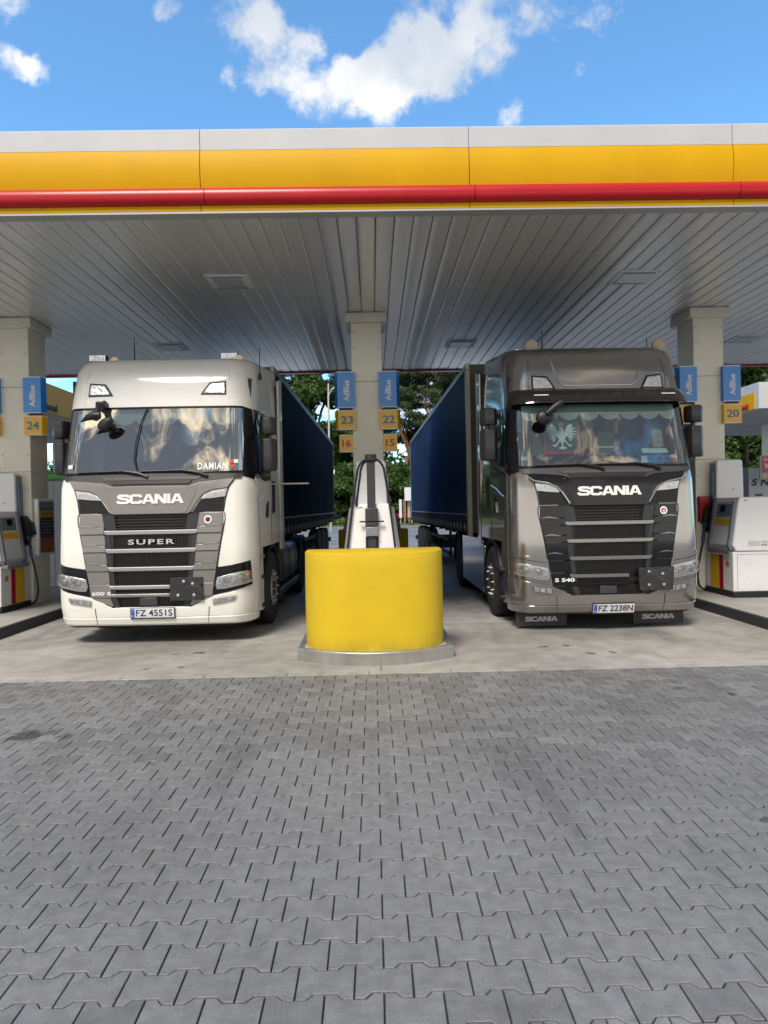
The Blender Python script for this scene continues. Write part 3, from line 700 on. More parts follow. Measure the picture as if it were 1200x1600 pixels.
def dispenser(cx, cy, label, mast=False, twist=1):
    d = empty('fuel_pump', (cx, cy, .13), label=label, cat='fuel pump', group='fuel pumps on the islands')
    # end profile, half width by height
    prof = [(.37, 0), (.37, .72), (.385, .84), (.36, .92), (.285, 1.46), (.255, 1.53)]
    poly = [(x_, z) for x_, z in prof]+[(-x_, z) for x_, z in prof[::-1]]
    lo = [(.345, .09), (.345, .70), (-.345, .70), (-.345, .09)]
    MB().box(-.36, .36, -.45, .45, 0, .09).build('plinth', BLK, d, bevel=.01)
    MB().prism(lo, -.43, .42, 'y').build('lower_housing', PUMPW, d, bevel=.012)
    hi = [(.30, .705), (.36, .80), (.34, .90), (.262, 1.46), (.235, 1.53), (-.235, 1.53), (-.262, 1.46), (-.34, .90), (-.36, .80), (-.30, .705)]
    MB().prism(hi, -.45, .28, 'y').build('upper_housing', PUMPW, d, bevel=.018)
    # access door outline on the end
    for (x0, x1, z0, z1) in ((-.28, -.275, .12, .66), (.275, .28, .12, .66), (-.28, .28, .655, .66)):
        MB().box(x0, x1, -.4325, -.428, z0, z1).build('door_gap', PUMPG, d)
    # hose tower, a bit further back
    MB().prism([(.24, .70), (.215, 2.12), (.19, 2.15), (-.19, 2.15), (-.215, 2.12), (-.24, .70)], .285, .62, 'y').build('hose_tower', PUMPW, d, bevel=.02)
    MB().prism([(.245, .75), (.22, 2.10), (.20, 2.10), (.225, .75)], .33, .58, 'y').build('tower_side', PUMPG, d)
    MB().prism([(-.245, .75), (-.22, 2.10), (-.20, 2.10), (-.225, .75)], .33, .58, 'y').build('tower_side', PUMPG, d)
    for s in (-1, 1):
        # lane side: display recess between grey cheeks
        fr = MB()
        def cheek(y0, y1, a=.0):
            return MB().prism([(s*(.37+a), .72), (s*(.40+a), .80), (s*(.375+a), .92), (s*(.30+a), 1.47), (s*.24, 1.50), (s*.24, .72)], y0, y1, 'y')
        cheek(-.40, -.34).build('display_cheek', PUMPG, d, bevel=.008); cheek(.20, .26).build('display_cheek', PUMPG, d, bevel=.008)
        cheek(-.339, .199, -.035).build('display_body', PUMPW, d)
        def fc(y0, y1, t0, t1, o_=.0):
            # a strip on the slanted lane face, t along the slope 0..1
            def pt(t, e): return (s*(.34-.073*t+e), .92+.54*t)
            a0, a1, b0, b1 = pt(t0, o_), pt(t1, o_), pt(t0, o_+.008), pt(t1, o_+.008)
            return MB().prism([a0, a1, b1, b0], y0, y1, 'y')
        fc(-.28, .14, .58, .95).build('display_screen', SCR, d, bevel=.003)
        fc(-.12, .02, .72, .90, .009).build('display_reader', BLKG, d)
        fc(-.30, .16, .34, .52).build('amber_label', SIGY, d)
        MB().box(s*.36-.03, s*.36+.05*s+.03, -.40, .26, .66, .72).build('shelf_lip', PUMPG, d, bevel=.012)
        xo = s*.348
        MB().box(min(xo, xo+s*.004), max(xo, xo+s*.004), -.02, .26, .10, .64).build('orange_stripe', SIGY, d)
        MB().box(min(xo, xo+s*.004), max(xo, xo+s*.004), -.14, -.022, .10, .64).build('red_stripe', RED, d)
        pecten(None, 0, 0, .05, d, lambda u, v, dd, s=s: (s*(.346+dd), -.27+u*s, .50+v))
        # lane side door in cool grey
        # nozzle boot, nozzle, hose
        bx = s*.23
        bt = MB().prism([(bx, .98), (bx, 1.46), (bx+s*.07, 1.45), (bx+s*.15, 1.34), (bx+s*.19, 1.15), (bx+s*.17, 1.14), (bx+s*.05, 1.14), (bx+s*.09, 1.0), (bx+s*.04, .96)], .34, .56, 'y').build('nozzle_boot', BLK, d, bevel=.01)
        nz = MB().tube([(bx+s*.04, .45, 1.16), (bx+s*.17, .45, 1.125)], .026, 10)
        noz = nz.build('nozzle', BLUEP, d)
        MB().tube([(bx+s*.13, .45, 1.12), (bx+s*.12, .45, 1.0), (bx+s*.135, .45, .93)], .022, 8).build('nozzle_grip', BLK, noz)
        MB().tube([(bx+s*.133, .45, .93), (bx+s*.145, .45, .80)], .024, 8).build('hose_swivel', BLUEP, noz)
        hp = []
        P0, P1, P2, P3 = Vector((bx+s*.145, .45, .80)), Vector((bx+s*.30, .43, .25)), Vector((bx+s*.30, .40, -.02)), Vector((bx+s*.02, .50, .03))
        for i in range(25):
            t = i/24; hp.append(P0*(1-t)**3+P1*3*t*(1-t)**2+P2*3*t*t*(1-t)+P3*t**3)
        MB().tube(hp, .015, 8).build('hose', HOSE, d)
        MB().box(min(bx, bx+s*.05), max(bx, bx+s*.05), .47, .56, .02, .97).build('side_post', ALU, d, bevel=.008)
        MB().box(min(bx+s*.0, bx+s*.02), max(bx+s*.0, bx+s*.02), .34, .44, 1.45, 1.95).build('blue_side_strip', mat('pump_blue_strip', (.03, .14, .26), .25, coat=.5), d)
    if not mast:
        # warning pictograms and print on the end face
        for i in range(3):
            for j in range(2):
                MB().lathe([(-.4525, .017), (-.449, .017)], 12, 'y', (.10+i*.045, 0, .80+j*.045)).build('pictogram', mat('picto_red', (.5, .03, .04), .4) if j or i == 2 else LETK, d)
                MB().lathe([(-.4545, .011), (-.4524, .011)], 12, 'y', (.10+i*.045, 0, .80+j*.045)).build('pictogram_inner', PUMPW if j or i == 2 else LETG, d)
        for j in range(5): MB().box(-.12, .06, -.4525, -.449, .785+j*.017, .791+j*.017).build('print_line', LETG, d)
        MB().box(.03, .07, .281, .2845, 1.66, 1.67).build('print_line', LETK, d)
    MB().box(-.19+.02, -.12, -.4525, -.449, 1.475, 1.485).build('print_line', LETK, d)
    return d
dispenser(5.80, 10.85, 'white fuel pump on the right island beside the bronze truck')
dispenser(-5.93, 10.85, 'white fuel pump on the left island, half out of the picture')
md = dispenser(-.02, 9.6, 'white fuel pump with black hose mast behind the yellow barrier', mast=True)
# mast, cradle and the high hoses of the middle pump
MB().box(-.055, .055, -.50, -.45, 0.95, 2.14).build('hose_mast', mat('mast_grey', (.035, .037, .04), .45), md, bevel=.006)
MB().box(-.075, .075, -.52, -.44, 2.08, 2.18).build('mast_head', BLK, md, bevel=.01)
MB().box(-.05, .05, -.53, -.50, 2.10, 2.155).build('mast_clamp', BLKG, md, bevel=.006)
MB().box(-.085, .085, -.53, -.44, 1.23, 1.47).build('mast_sleeve', mat('mast_grey', (), 1), md, bevel=.01)
MB().box(-.16, .16, -.53, -.50, 1.285, 1.305).build('hose_rest', BLK, md, bevel=.004)
MB().box(-.08, .08, -.535, -.45, 1.10, 1.225).build('mast_sleeve', PUMPG, md, bevel=.01)
for s in (-1, 1): MB().prism([(s*.03, 1.095), (s*.085, 1.095), (s*.085, .2), (s*.05, .2)], -.47, -.44, 'y').build('mast_leg', BLK, md)
MB().box(-.035, .035, -.462, -.452, .2, 1.095).build('mast_infill', ALU, md)
def hosepath(s, w_top, w_bot, y, z1, z2):
    pts = []
    for i in range(30):
        t = i/29
        if t < .3:
            a = t/.3*math.pi/2; pts.append((s*(.03+w_top*math.sin(a)*.75), y, z1-.20*(1-math.cos(a))))
        else:
            k_ = (t-.3)/.7; pts.append((s*(.03+w_top*.75+(w_bot-w_top*.75-.03)*k_**.85), y, (z1-.20)*(1-k_)+z2*k_))
    return pts
MB().tube(hosepath(-1, .20, .40, -.485, 2.12, .3), .015, 8).build('hose', HOSE, md)
MB().tube(hosepath(1, .20, .37, -.485, 2.12, .3), .015, 8).build('hose', HOSE, md)
MB().tube(hosepath(-1, .15, .20, -.465, 2.10, 1.50), .016, 8).build('hose', HOSE, md)
for s, lab in ((-1, 'left'), (1, 'right')):
    hoop = MB().tube([(0, 0, 0), (0, 0, 1.62), (-s*.02, 0, 1.68), (-s*.06, 0, 1.70), (-s*.10, 0, 1.68), (-s*.12, 0, 1.62), (-s*.12, 0, 0)], .026, 8)
    o = hoop.build('vent_hoop', COLM, None, loc=(-.38 if s < 0 else .30, 12.3, .13)); tag(o, 'pale bent pipe hoop behind the %s side of the middle pump' % lab, 'pipe hoop', 'pipe hoops behind the middle pump')

# things beside the left column and on the right island
cb = empty('service_cabinet', (-6.05, 13.2, .13), label='tall pale grey cabinet with green top behind the left column', cat='cabinet')
MB().box(-.45, .45, -.35, .5, 0, .12).build('plinth', PUMPG, cb)
MB().box(-.44, .44, -.34, .5, .12, 2.1).build('housing', mat('cabinet_grey', (.38, .42, .47), .45, var=.05), cb, bevel=.02)
MB().box(-.46, .50, -.36, .52, 2.1, 2.24).build('green_top', mat('green_top', (.06, .42, .05), .4), cb, bevel=.03)
MB().box(.15, .16, -.345, -.335, .14, 2.08).build('door_gap', PUMPG, cb)
w = empty('air_cabinet', (7.75, 13.2, .13), label='white notice cabinet with slanted black words behind the right pump', cat='cabinet')
MB().box(-.62, .9, -.2, .5, 0, 2.10).build('housing', WHT, w, bevel=.015)
text_obj('lettering', 'S NAPRA', LETK, w, .92, .13, lambda u, v, d: (-.10+u+v*.25, -.201-d, 1.82+v), bold=.025)
MB().box(-.50, -.36, -.206, -.2, 1.56, 1.60).build('print_line', mat('print_violet', (.08, .05, .2), .5), w)
MB().box(-.48, -.37, -.208, -.2, 1.02, 1.10).build('vent_slot', PUMPG, w)
rk = MB()
for i in range(6):
    MB().box(-.18+i*.055, -.14+i*.055, -.215, -.2, 1.08, 1.50).build('coloured_stripe', [mat('st_amber', (.5, .3, .04), .4), mat('st_blue', (.08, .12, .35), .4), mat('st_violet', (.2, .1, .2), .4)][i % 3], w)
MB().box(-.45, .5, -.22, -.2, .95, .99).build('shelf', PUMPG, w)
vp = empty('fuel_brand_sign', (7.45, 12.35, 1.98), rz=R(-16), label='red and grey tilted sign with white lettering at the right edge', cat='sign')
MB().box(-.42, .55, 0, .05, 0, .44).build('sign_board', mat('sign_back_grey', (.33, .38, .45), .4), vp, bevel=.006)
MB().box(-.39, .53, -.006, 0, .13, .42).build('red_field', mat('vpower_red', (.40, .012, .03), .35, coat=.3), vp)
text_obj('lettering', 'Shell', LETW, vp, .17, .055, lambda u, v, d: (-.27+u, -.0065-d, .365+v), depth=.003)
text_obj('lettering', 'V-Power', LETW, vp, .42, .10, lambda u, v, d: (-.14+u+.15*v, -.0065-d, .25+v), bold=.03, depth=.003)
MB().box(-.36, -.32, -.005, 0, .04, .09).build('badge', SIGY, vp)
MB().box(-.03, .03, .0, .06, -1.85, 0).build('post', PUMPG, vp)

# ============================================================ OTHER CANOPIES
def far_canopy(name, x0, x1, y0, y1, side, label):
    c = empty(name, ((x0+x1)/2, (y0+y1)/2, 4.8), label=label, cat='canopy', group='smaller canopies beyond the truck lanes')
    cx, cy = (x0+x1)/2, (y0+y1)/2
    def B(nm, m, a, b, e, f, g_, h, **k): return MB().box(a-cx, b-cx, e-cy, f-cy, g_-4.8, h-4.8).build(nm, m, c, **k)
    B('roof_deck', WHT, x0+.1, x1-.1, y0+.1, y1-.1, 4.85, 5.6)
    if side > 0:   # right canopy: white corner, yellow and red along its lane side
        B('white_fascia', WHT, x0, x0+.1, y0, y1, 4.8, 5.7); B('white_fascia', WHT, x0, x1, y0-.1, y0, 4.8, 5.7)
        B('yellow_band', YEL, x0-.03, x0, y0+.14, y1, 4.82, 5.37)
        MB().tube([(x0-cx-.05, y0+.5-cy, .14), (x0-cx-.05, y1-cy, .14)], .09, 10).build('red_band', RED, c)
    else:
        YEL_SHADE = mat('shaded_yellow_fascia', (.36, .20, .012), .5); B('yellow_fascia', YEL_SHADE, x1-.1, x1, y0, y1, 4.8, 5.7); B('yellow_fascia', YEL, x0, x1, y0-.1, y0, 4.8, 5.7)  # lane side fascia: its shade is put into a darker yellow
        text_obj('lettering', 'Diesel', LETK, c, 1.35, .27, lambda u, v, d: (x1-cx+.002+d, 21.75-cy+u, .19+v), bold=.03, depth=.01)
        MB().box(x1-cx+.002, x1-cx+.02, 21.55-cy, 21.66-cy, .45, .62).build('red_mark', RED, c)
    n = int((y1-y0)/.22); pm_ = MB().box(-(x1-x0)/2+.1, (x1-x0)/2-.1, -.095, .095, -.02, .0)
    f = None
    for i in range(n):
        if f is None: f = pm_.build('soffit_plank', mat('far_soffit', (.34, .35, .34), .45, .2), c); o = f
        else: o = f.copy(); COL.objects.link(o)
        o.location = (0, y0-cy+.15+i*.22, .03)
    for px_ in (-.25, .3):
        B('support', COLM, cx+(x1-x0)*px_-.25, cx+(x1-x0)*px_+.25, cy-.25, cy+.25, 0, 4.82)
    return c
far_canopy('far_canopy', 13.4, 27, 23.8, 33.9, 1, 'small white canopy with yellow and red band beyond the right island')
far_canopy('far_canopy', -23, -10.1, 18.2, 31.5, -1, 'shaded yellow canopy lettered Diesel beyond the left column')

# lamp, boards, shrubs
lp = empty('street_lamp', (-2.95, 48, 0), label='tall thin grey street lamp with curved arm before the trees', cat='street lamp')
MB().tube([(0, 0, 0), (0, 0, 9.2), (.02, 0, 10.3)], .07, 8, rads=[.10, .065, .05]).build('pole', ALU, lp)
MB().tube([(0, 0, 9.0), (.05, 0, 9.5), (.25, 0, 9.9), (.7, 0, 10.15)], .035, 8).build('arm', ALU, lp)
MB().prism([(.65, 10.08), (1.3, 10.14), (1.3, 10.24), (.65, 10.22)], -.12, .12, 'y').build('lamp_head', PUMPW, lp)
MB().box(-.1, .35, -.1, .1, 4.0, 4.3).build('small_fitting', PUMPW, lp, bevel=.05)
for i, (bx, bh, lab) in enumerate(((2.48, 2.0, 'left'), (2.86, 2.05, 'middle'), (3.24, 1.95, 'right'))):
    f = empty('narrow_board', (bx, 62.5, .15), label='%s of three narrow boards on the grass before the trees' % {'left': 'leftmost', 'middle': 'middle', 'right': 'rightmost'}[lab], cat='board', group='narrow boards on the verge')
    MB().box(-.12, .12, -.03, .03, .55, bh+.2).build('board', [PLW, mat('brown_board', (.30, .13, .07), .5), mat('pale_green', (.35, .42, .38), .5)][i], f)
    MB().box(-.03, .03, -.02, .02, 0, .55).build('post', ALU, f)
bx = empty('white_meter_box', (3.35, 62, .2), label='small white box sign beside the rear of the bronze truck trailer', cat='sign')
MB().box(-.5, .7, 0, .2, 2.0, 3.2).build('sign_board', PLW, bx, bevel=.03); MB().box(.05, .15, .05, .15, 0, 2.0).build('post', ALU, bx)
# ============================================================ TREES
def leaf_cloud(centres, n, size, rng_, flat=1.0, up_=.3):
    """many small quads spread through ellipsoid clumps; returns verts, faces as arrays"""
    cs = np.array([c[:3] for c in centres]); rr = np.array([c[3] for c in centres]); rz = np.array([c[4] for c in centres])
    wts = rr**2*rz; wts /= wts.sum()
    idx = rng_.choice(len(cs), n, p=wts)
    d = rng_.normal(size=(n, 3)); d /= np.linalg.norm(d, axis=1)[:, None]
    rad = rng_.uniform(0, 1, n)**.42
    P = cs[idx]+d*(rad*rr[idx])[:, None]*np.stack([np.ones(n), np.ones(n), rz[idx]/rr[idx]], 1)
    nrm = d*.7+rng_.normal(size=(n, 3))*.6; nrm[:, 2] += up_; nrm /= np.linalg.norm(nrm, axis=1)[:, None]
    t = np.cross(nrm, rng_.normal(size=(n, 3))); t /= np.linalg.norm(t, axis=1)[:, None]; b = np.cross(nrm, t)
    s = size*rng_.uniform(.6, 1.3, n)[:, None]
    q = np.stack([P-t*s*.5, P+b*s*.32*flat, P+t*s*.5, P-b*s*.32*flat], 1).reshape(-1, 3)
    return q, np.arange(n*4).reshape(-1, 4)
def npmesh(name, V, F, m):
    me = bpy.data.meshes.new(name); me.vertices.add(len(V)); me.vertices.foreach_set('co', V.ravel().astype(np.float32))
    me.loops.add(F.size); me.loops.foreach_set('vertex_index', F.ravel().astype(np.int32))
    me.polygons.add(len(F)); me.polygons.foreach_set('loop_start', np.arange(len(F), dtype=np.int32)*4); me.polygons.foreach_set('loop_total', np.full(len(F), 4, np.int32))
    me.materials.append(m); me.update(); me.validate(); return me
def limb(mb, p, q, r0_, r1_, rr, n=5):
    p, q = Vector(p), Vector(q); pts = []; L_ = (q-p).length
    for i in range(n+1):
        t = i/n; o_ = Vector((rr.normal(), rr.normal(), rr.normal()*.4))*L_*.035*math.sin(math.pi*t); pts.append(p.lerp(q, t)+o_)
    mb.tube(pts, r0_, 7, rads=[r0_+(r1_-r0_)*i/n for i in range(n+1)])
def broad_tree(seed, h, w):
    rr = np.random.default_rng(seed); tr = MB(); limb(tr, (0, 0, -.5), (rr.normal()*.4, rr.normal()*.4, h*.85), h*.018, .04, rr, 8)
    cl = []
    for i in range(34):
        t = rr.uniform(.08, 1); a = rr.uniform(0, 2*math.pi)
        pr = w*(.55+.45*math.sin(math.pi*min(1, t*1.15)**.8))*(1-.55*max(0, t-.6)/.4)
        rad = pr*rr.uniform(.25, .95); z = h*(.06+.88*t)
        x, y = rad*math.cos(a), rad*math.sin(a); s = w*rr.uniform(.16, .38)
        cl.append((x, y, z, s, s*rr.uniform(.5, .8)))
        if i % 3 == 0: limb(tr, (0, 0, z*.7), (x, y, z), h*.006, .02, rr, 4)
    V, F = leaf_cloud(cl, 15000, .42, rr); return npmesh('crown', V, F, LEAF), tr
def pine_tree_mesh(seed, h, w, low=.45):
    rr = np.random.default_rng(seed); tr = MB(); lean = (rr.normal()*.6, rr.normal()*.6)
    limb(tr, (0, 0, -.5), (lean[0], lean[1], h*.95), h*.0145, .05, rr, 10)
    cl = []
    for i in range(36):
        t = low+(1-low)*rr.uniform(0, 1)**.8; a = rr.uniform(0, 2*math.pi); rad = w*rr.uniform(.35, 1)*(1.15-t*.6)
        x, y, z = lean[0]*t+rad*math.cos(a), lean[1]*t+rad*math.sin(a), h*t+rr.uniform(0, .4)
        limb(tr, (lean[0]*t*.9, lean[1]*t*.9, z-rad*.35), (x, y, z), .05, .015, rr, 5)
        s = rr.uniform(.55, 1.25); cl.append((x, y, z+.1, s, s*.38))
        if rr.uniform() < .6: cl.append((x*.6, y*.6, z-.1, s*.7, s*.28))
    V, F = leaf_cloud(cl, 14000, .34, rr, .35, .5); return npmesh('crown', V, F, NEED), tr
def mk_tree(kind, seed, h, w, low=.45):
    cm, tr = (broad_tree(seed, h, w) if kind == 'b' else pine_tree_mesh(seed, h, w, low))
    r_ = empty('leafy_tree' if kind == 'b' else 'pine_tree')
    tr.build('trunk', BARK if kind == 'b' else PBARK, r_, ang=80)
    o = bpy.data.objects.new('crown', cm); COL.objects.link(o); o.parent = r_
    return r_
protos = {'b': [mk_tree('b', 1, 15, 4.6), mk_tree('b', 2, 13, 4.2), mk_tree('b', 3, 11, 3.8)], 'p': [mk_tree('p', 4, 19, 3.4, .5), mk_tree('p', 5, 18, 3.0, .42), mk_tree('p', 6, 17, 3.2, .35)], 's': [mk_tree('b', 9, 5.2, 3.0)]}
used = set()
def zg(y): return 0 if y < 62 else .5+.04*(y-64) if y < 74 else .9+.024*(y-74)
def put(kind, v, x, y, sc, rz, label, cat, group):
    src = protos[kind][v]
    if src.name in used: o = copy_tree(src)
    else: o = src; used.add(src.name)
    o.location = (x, y, zg(y)); o.scale = (sc, sc, sc); o.rotation_euler = (0, 0, rz)
    if kind == 's': o.name = 'shrub'
    tag(o, label, cat, group)
rt_ = random.Random(11)
# in view: between the trailers (x -9..7 at 66-85 m) and past the right column (x 33..45), the rest seen past the trucks
G_B, G_P, G_S = 'leafy trees beyond the road', 'pine trees beyond the road', 'dense shrubs at the edge of the wood'
rows = []
for i in range(15):
    x = -22+i*5.0+rt_.uniform(-1, 1)
    if not (1.5 < x < 8.5): rows.append(('b', i % 3, x, 70+rt_.uniform(-1, 2), rt_.uniform(.98, 1.2)))
for i in range(5): rows.append(('b', i % 3, 30+i*5.2+rt_.uniform(-1, 1), 72+rt_.uniform(-1, 3), 1.05))
for i in range(26):
    x = -24+i*3.1+rt_.uniform(-.8, .8); rows.append(('p', i % 3, x, 77+rt_.uniform(-2.5, 9), rt_.uniform(.95, 1.15)))
for x, y, v in ((3.0, 70, 0), (4.6, 71, 1), (5.9, 69.5, 2), (7.2, 71, 0), (2.0, 73, 2)): rows.append(('p', v, x, y, 1.0))
for i in range(8): rows.append(('p', i % 3, 27+i*3.3, 78+rt_.uniform(0, 7), 1.05))
for i in range(19):
    rows.append(('s', 0, -20+i*3.6+rt_.uniform(-.6, .6), 67+rt_.uniform(-.5, 1.5), rt_.uniform(.75, 1.1)))
bt = {'b': 'broad leafy green tree of the wood behind the trailers', 'p': 'pine with orange trunk standing in the wood behind the road', 's': 'dense green shrub at the foot of the wood'}
def where(x, y):
    pass
    p = 583+1080*x/y
    if p < 430: return 'standing behind the cream truck and trailer'
    if p < 527: return 'seen between the cream truck trailer and the middle column'
    if p < 625: return 'seen behind the middle column and pump'
    if p < 735: return 'seen between the middle column and the bronze truck trailer'
    if p < 1060: return 'standing behind the bronze truck and trailer'
    return 'seen past the right column below the small canopy'
cnt = {}
rows.sort(key=lambda r_: r_[2])
from collections import Counter
tot = Counter((k_, where(x, y)) for k_, v, x, y, s in rows)
ordn = ['leftmost', 'second from left', 'third from left', 'fourth from left', 'fifth from left', 'sixth from left', 'seventh from left', 'eighth from left', 'ninth from left', 'tenth from left'] + ['%s from left' % w for w in ('eleventh', 'twelfth', 'thirteenth', 'fourteenth', 'fifteenth', 'sixteenth', 'seventeenth', 'eighteenth', 'nineteenth', 'twentieth')]*2
nmk = {'b': 'green leafy tree', 'p': 'orange-trunked pine', 's': 'low green shrub'}
for k_, v, x, y, s in rows:
    wv = where(x, y); i = cnt.get((k_, wv), 0); cnt[(k_, wv)] = i+1
    pass
    lab = '%s %s, %s' % (nmk[k_], wv, ordn[i]) if tot[(k_, wv)] > 1 else nmk[k_]+' '+wv
    grp = {'b': G_B, 'p': G_P, 's': G_S}[k_]
    put(k_, v, x, y, s, rt_.uniform(0, 6.28), lab, {'b': 'tree', 'p': 'pine tree', 's': 'shrub'}[k_], grp)
# dark wood further back, reading as one mass
rr = np.random.default_rng(77); cl = []
for i in range(260):
    x = rr.uniform(-75, 95); y = rr.uniform(92, 112); cl.append((x, y, rr.uniform(1, 9), rr.uniform(2, 4), rr.uniform(1.6, 3)))
V, F = leaf_cloud(cl, 60000, .8, rr); o = bpy.data.objects.new('far_wood', npmesh('far_wood', V, F, LEAF)); COL.objects.link(o); tag(o, 'dark mass of undergrowth deep in the wood beyond the trees', 'woodland', kind='stuff')
# red flower bed
rr = np.random.default_rng(5); cl = [(rr.uniform(1.6, 4.6), rr.uniform(62.8, 64.5), .75, .4, .3) for i in range(40)]
V, F = leaf_cloud(cl, 5000, .12, rr); o = bpy.data.objects.new('red_flowers', npmesh('red_flowers', V, F, mat('flower_red', (.45, .03, .03), .6))); COL.objects.link(o); tag(o, 'bed of small red flowers on the grass verge', 'flowers', kind='stuff')
rr = np.random.default_rng(6); cl = [(rr.uniform(-60, 60), rr.uniform(62.2, 68), .45, .8, .25) for i in range(900)]
V, F = leaf_cloud(cl, 30000, .3, rr); o = bpy.data.objects.new('verge_grass', npmesh('verge_grass', V, F, leafmat('verge_blades', (.07, .10, .02), (.20, .22, .06)))); COL.objects.link(o); tag(o, 'rough pale grass growing on the verge beyond the road', 'grass', kind='stuff')
# ============================================================ TRUCKS
def lerp_tab(t, z):
    if z <= t[0][0]: return t[0][1]
    for (a, b), (c, d) in zip(t, t[1:]):
        if z <= c: return b+(d-b)*(z-a)/(c-a)
    return t[-1][1]
WT = [(.22, 1.19), (.45, 1.225), (1.0, 1.235), (1.9, 1.225), (2.1, 1.215), (2.9, 1.19), (3.25, 1.175), (3.42, 1.165), (3.54, 1.145), (3.61, 1.11), (3.64, 1.04)]
RT = [(.22, .05), (.35, .01), (.5, 0), (1.1, 0), (1.9, .05), (2.05, .09), (2.9, .30), (3.25, .385), (3.45, .45), (3.56, .53), (3.62, .63), (3.64, .76)]
RX, RY, LC = .27, .40, .53
class Surf:
    def __init__(s, roofk=1.): s.k = roofk
    def __call__(S, s, z, off=0.):
        w = lerp_tab(WT, z); xr = w-RX; a = abs(s); sg = 1 if s >= 0 else -1
        if a <= xr: x = a; y = .05*(a/w)**2; nx, ny = .1*a/w**2, -1
        else:
            y0 = .05*(xr/w)**2
            if a <= xr+LC:
                t = (a-xr)/LC*math.pi/2; x = xr+RX*math.sin(t); y = y0+RY*(1-math.cos(t)); nx, ny = math.sin(t)/RX, -math.cos(t)/RY
            else: x = w; y = y0+RY+(a-xr-LC); nx, ny = 1, 0
        n = math.hypot(nx, ny); x *= sg; nx *= sg/n; ny /= n
        y += lerp_tab(RT, z)
        x += nx*off; y += ny*off
        k = min(1, max(0, (z-3.0)/.6)); zz = z+.17*max(0, (y-.7)/1.5)*k
        if zz > 2.95: zz = 2.95+(zz-2.95)*S.k
        return (x, y, zz)
def inpoly(p, poly):
    x, y = p; c = False; n = len(poly)
    for i in range(n):
        x1, y1 = poly[i]; x2, y2 = poly[i-1]
        if (y1 > y) != (y2 > y) and x < (x2-x1)*(y-y1)/(y2-y1)+x1: c = not c
    return c
def patch(name, m, parent, S, poly, off=.008, depth=.012, step=.07, bevel=0., mirror=False):
    """a shaped panel that follows the cab surface; off = height of its outer face, depth = its thickness"""
    if mirror: poly = [(-a, b) for a, b in poly]
    P = []
    n = len(poly)
    for i in range(n):
        a, b = poly[i], poly[(i+1) % n]; d = math.hypot(a[0]-b[0], a[1]-b[1]); kk = max(1, int(math.ceil(d/step)))
        P += [(a[0]+(b[0]-a[0])*t/kk, a[1]+(b[1]-a[1])*t/kk) for t in range(kk)]
    nb = len(P); x0 = min(p[0] for p in P); x1 = max(p[0] for p in P); z0 = min(p[1] for p in P); z1 = max(p[1] for p in P)
    Q = list(P); gx = x0+step*.5
    while gx < x1:
        gz = z0+step*.5
        while gz < z1:
            if inpoly((gx, gz), poly) and min(math.hypot(gx-p[0], gz-p[1]) for p in P) > step*.45: Q.append((gx, gz))
            gz += step
        gx += step
    r_ = delaunay_2d_cdt([Vector(q) for q in Q], [], [tuple(range(nb))], 1, 1e-5)
    vs, fs = r_[0], r_[2]
    # boundary edges of the triangulation
    cnt = {}
    for f in fs:
        for i in range(len(f)):
            e = (f[i], f[(i+1) % len(f)]); cnt[e] = cnt.get(e, 0)+1
    be = [e for e in cnt if (e[1], e[0]) not in cnt]
    N_ = len(vs)
    V = [S(v.x, v.y, off) for v in vs]+[S(v.x, v.y, off-depth) for v in vs]
    F = [tuple(f) for f in fs]+[(e[1], e[0], e[0]+N_, e[1]+N_) for e in be]
    mb = MB(); mb.v = V; mb.f = F
    return mb.build(name, m, parent, bevel=bevel, fix=False)
def sym(name, m, parent, S, poly, **k): return [patch(name, m, parent, S, poly, **k), patch(name, m, parent, S, poly, mirror=True, **k)]
def ribs(name, m, parent, S, x0f, x1f, z0, z1, pitch, off, th=.006, dep=.012, step=.12):
    """horizontal louvres following the surface between x0f(z) and x1f(z)"""
    mb = MB(); z = z0+pitch*.5
    while z < z1:
        a, b = x0f(z), x1f(z); n = max(2, int((b-a)/step)); rg = []
        for i in range(n+1):
            s_ = a+(b-a)*i/n; rg.append([S(s_, z-th/2, off), S(s_, z-th/2, off-dep), S(s_, z+th/2, off-dep), S(s_, z+th/2, off)])
        mb.ring(rg); z += pitch
    return mb.build(name, m, parent, smooth=False)
def tabf(t): return lambda z: lerp_tab(t, z)
TYRE = [(-.15, .34), (-.15, .36), (-.155, .44), (-.14, .485), (-.12, .503), (-.055, .508), (-.05, .495), (-.04, .508), (.04, .508), (.05, .495), (.055, .508), (.12, .503), (.14, .485), (.155, .44), (.15, .36), (.15, .34)]
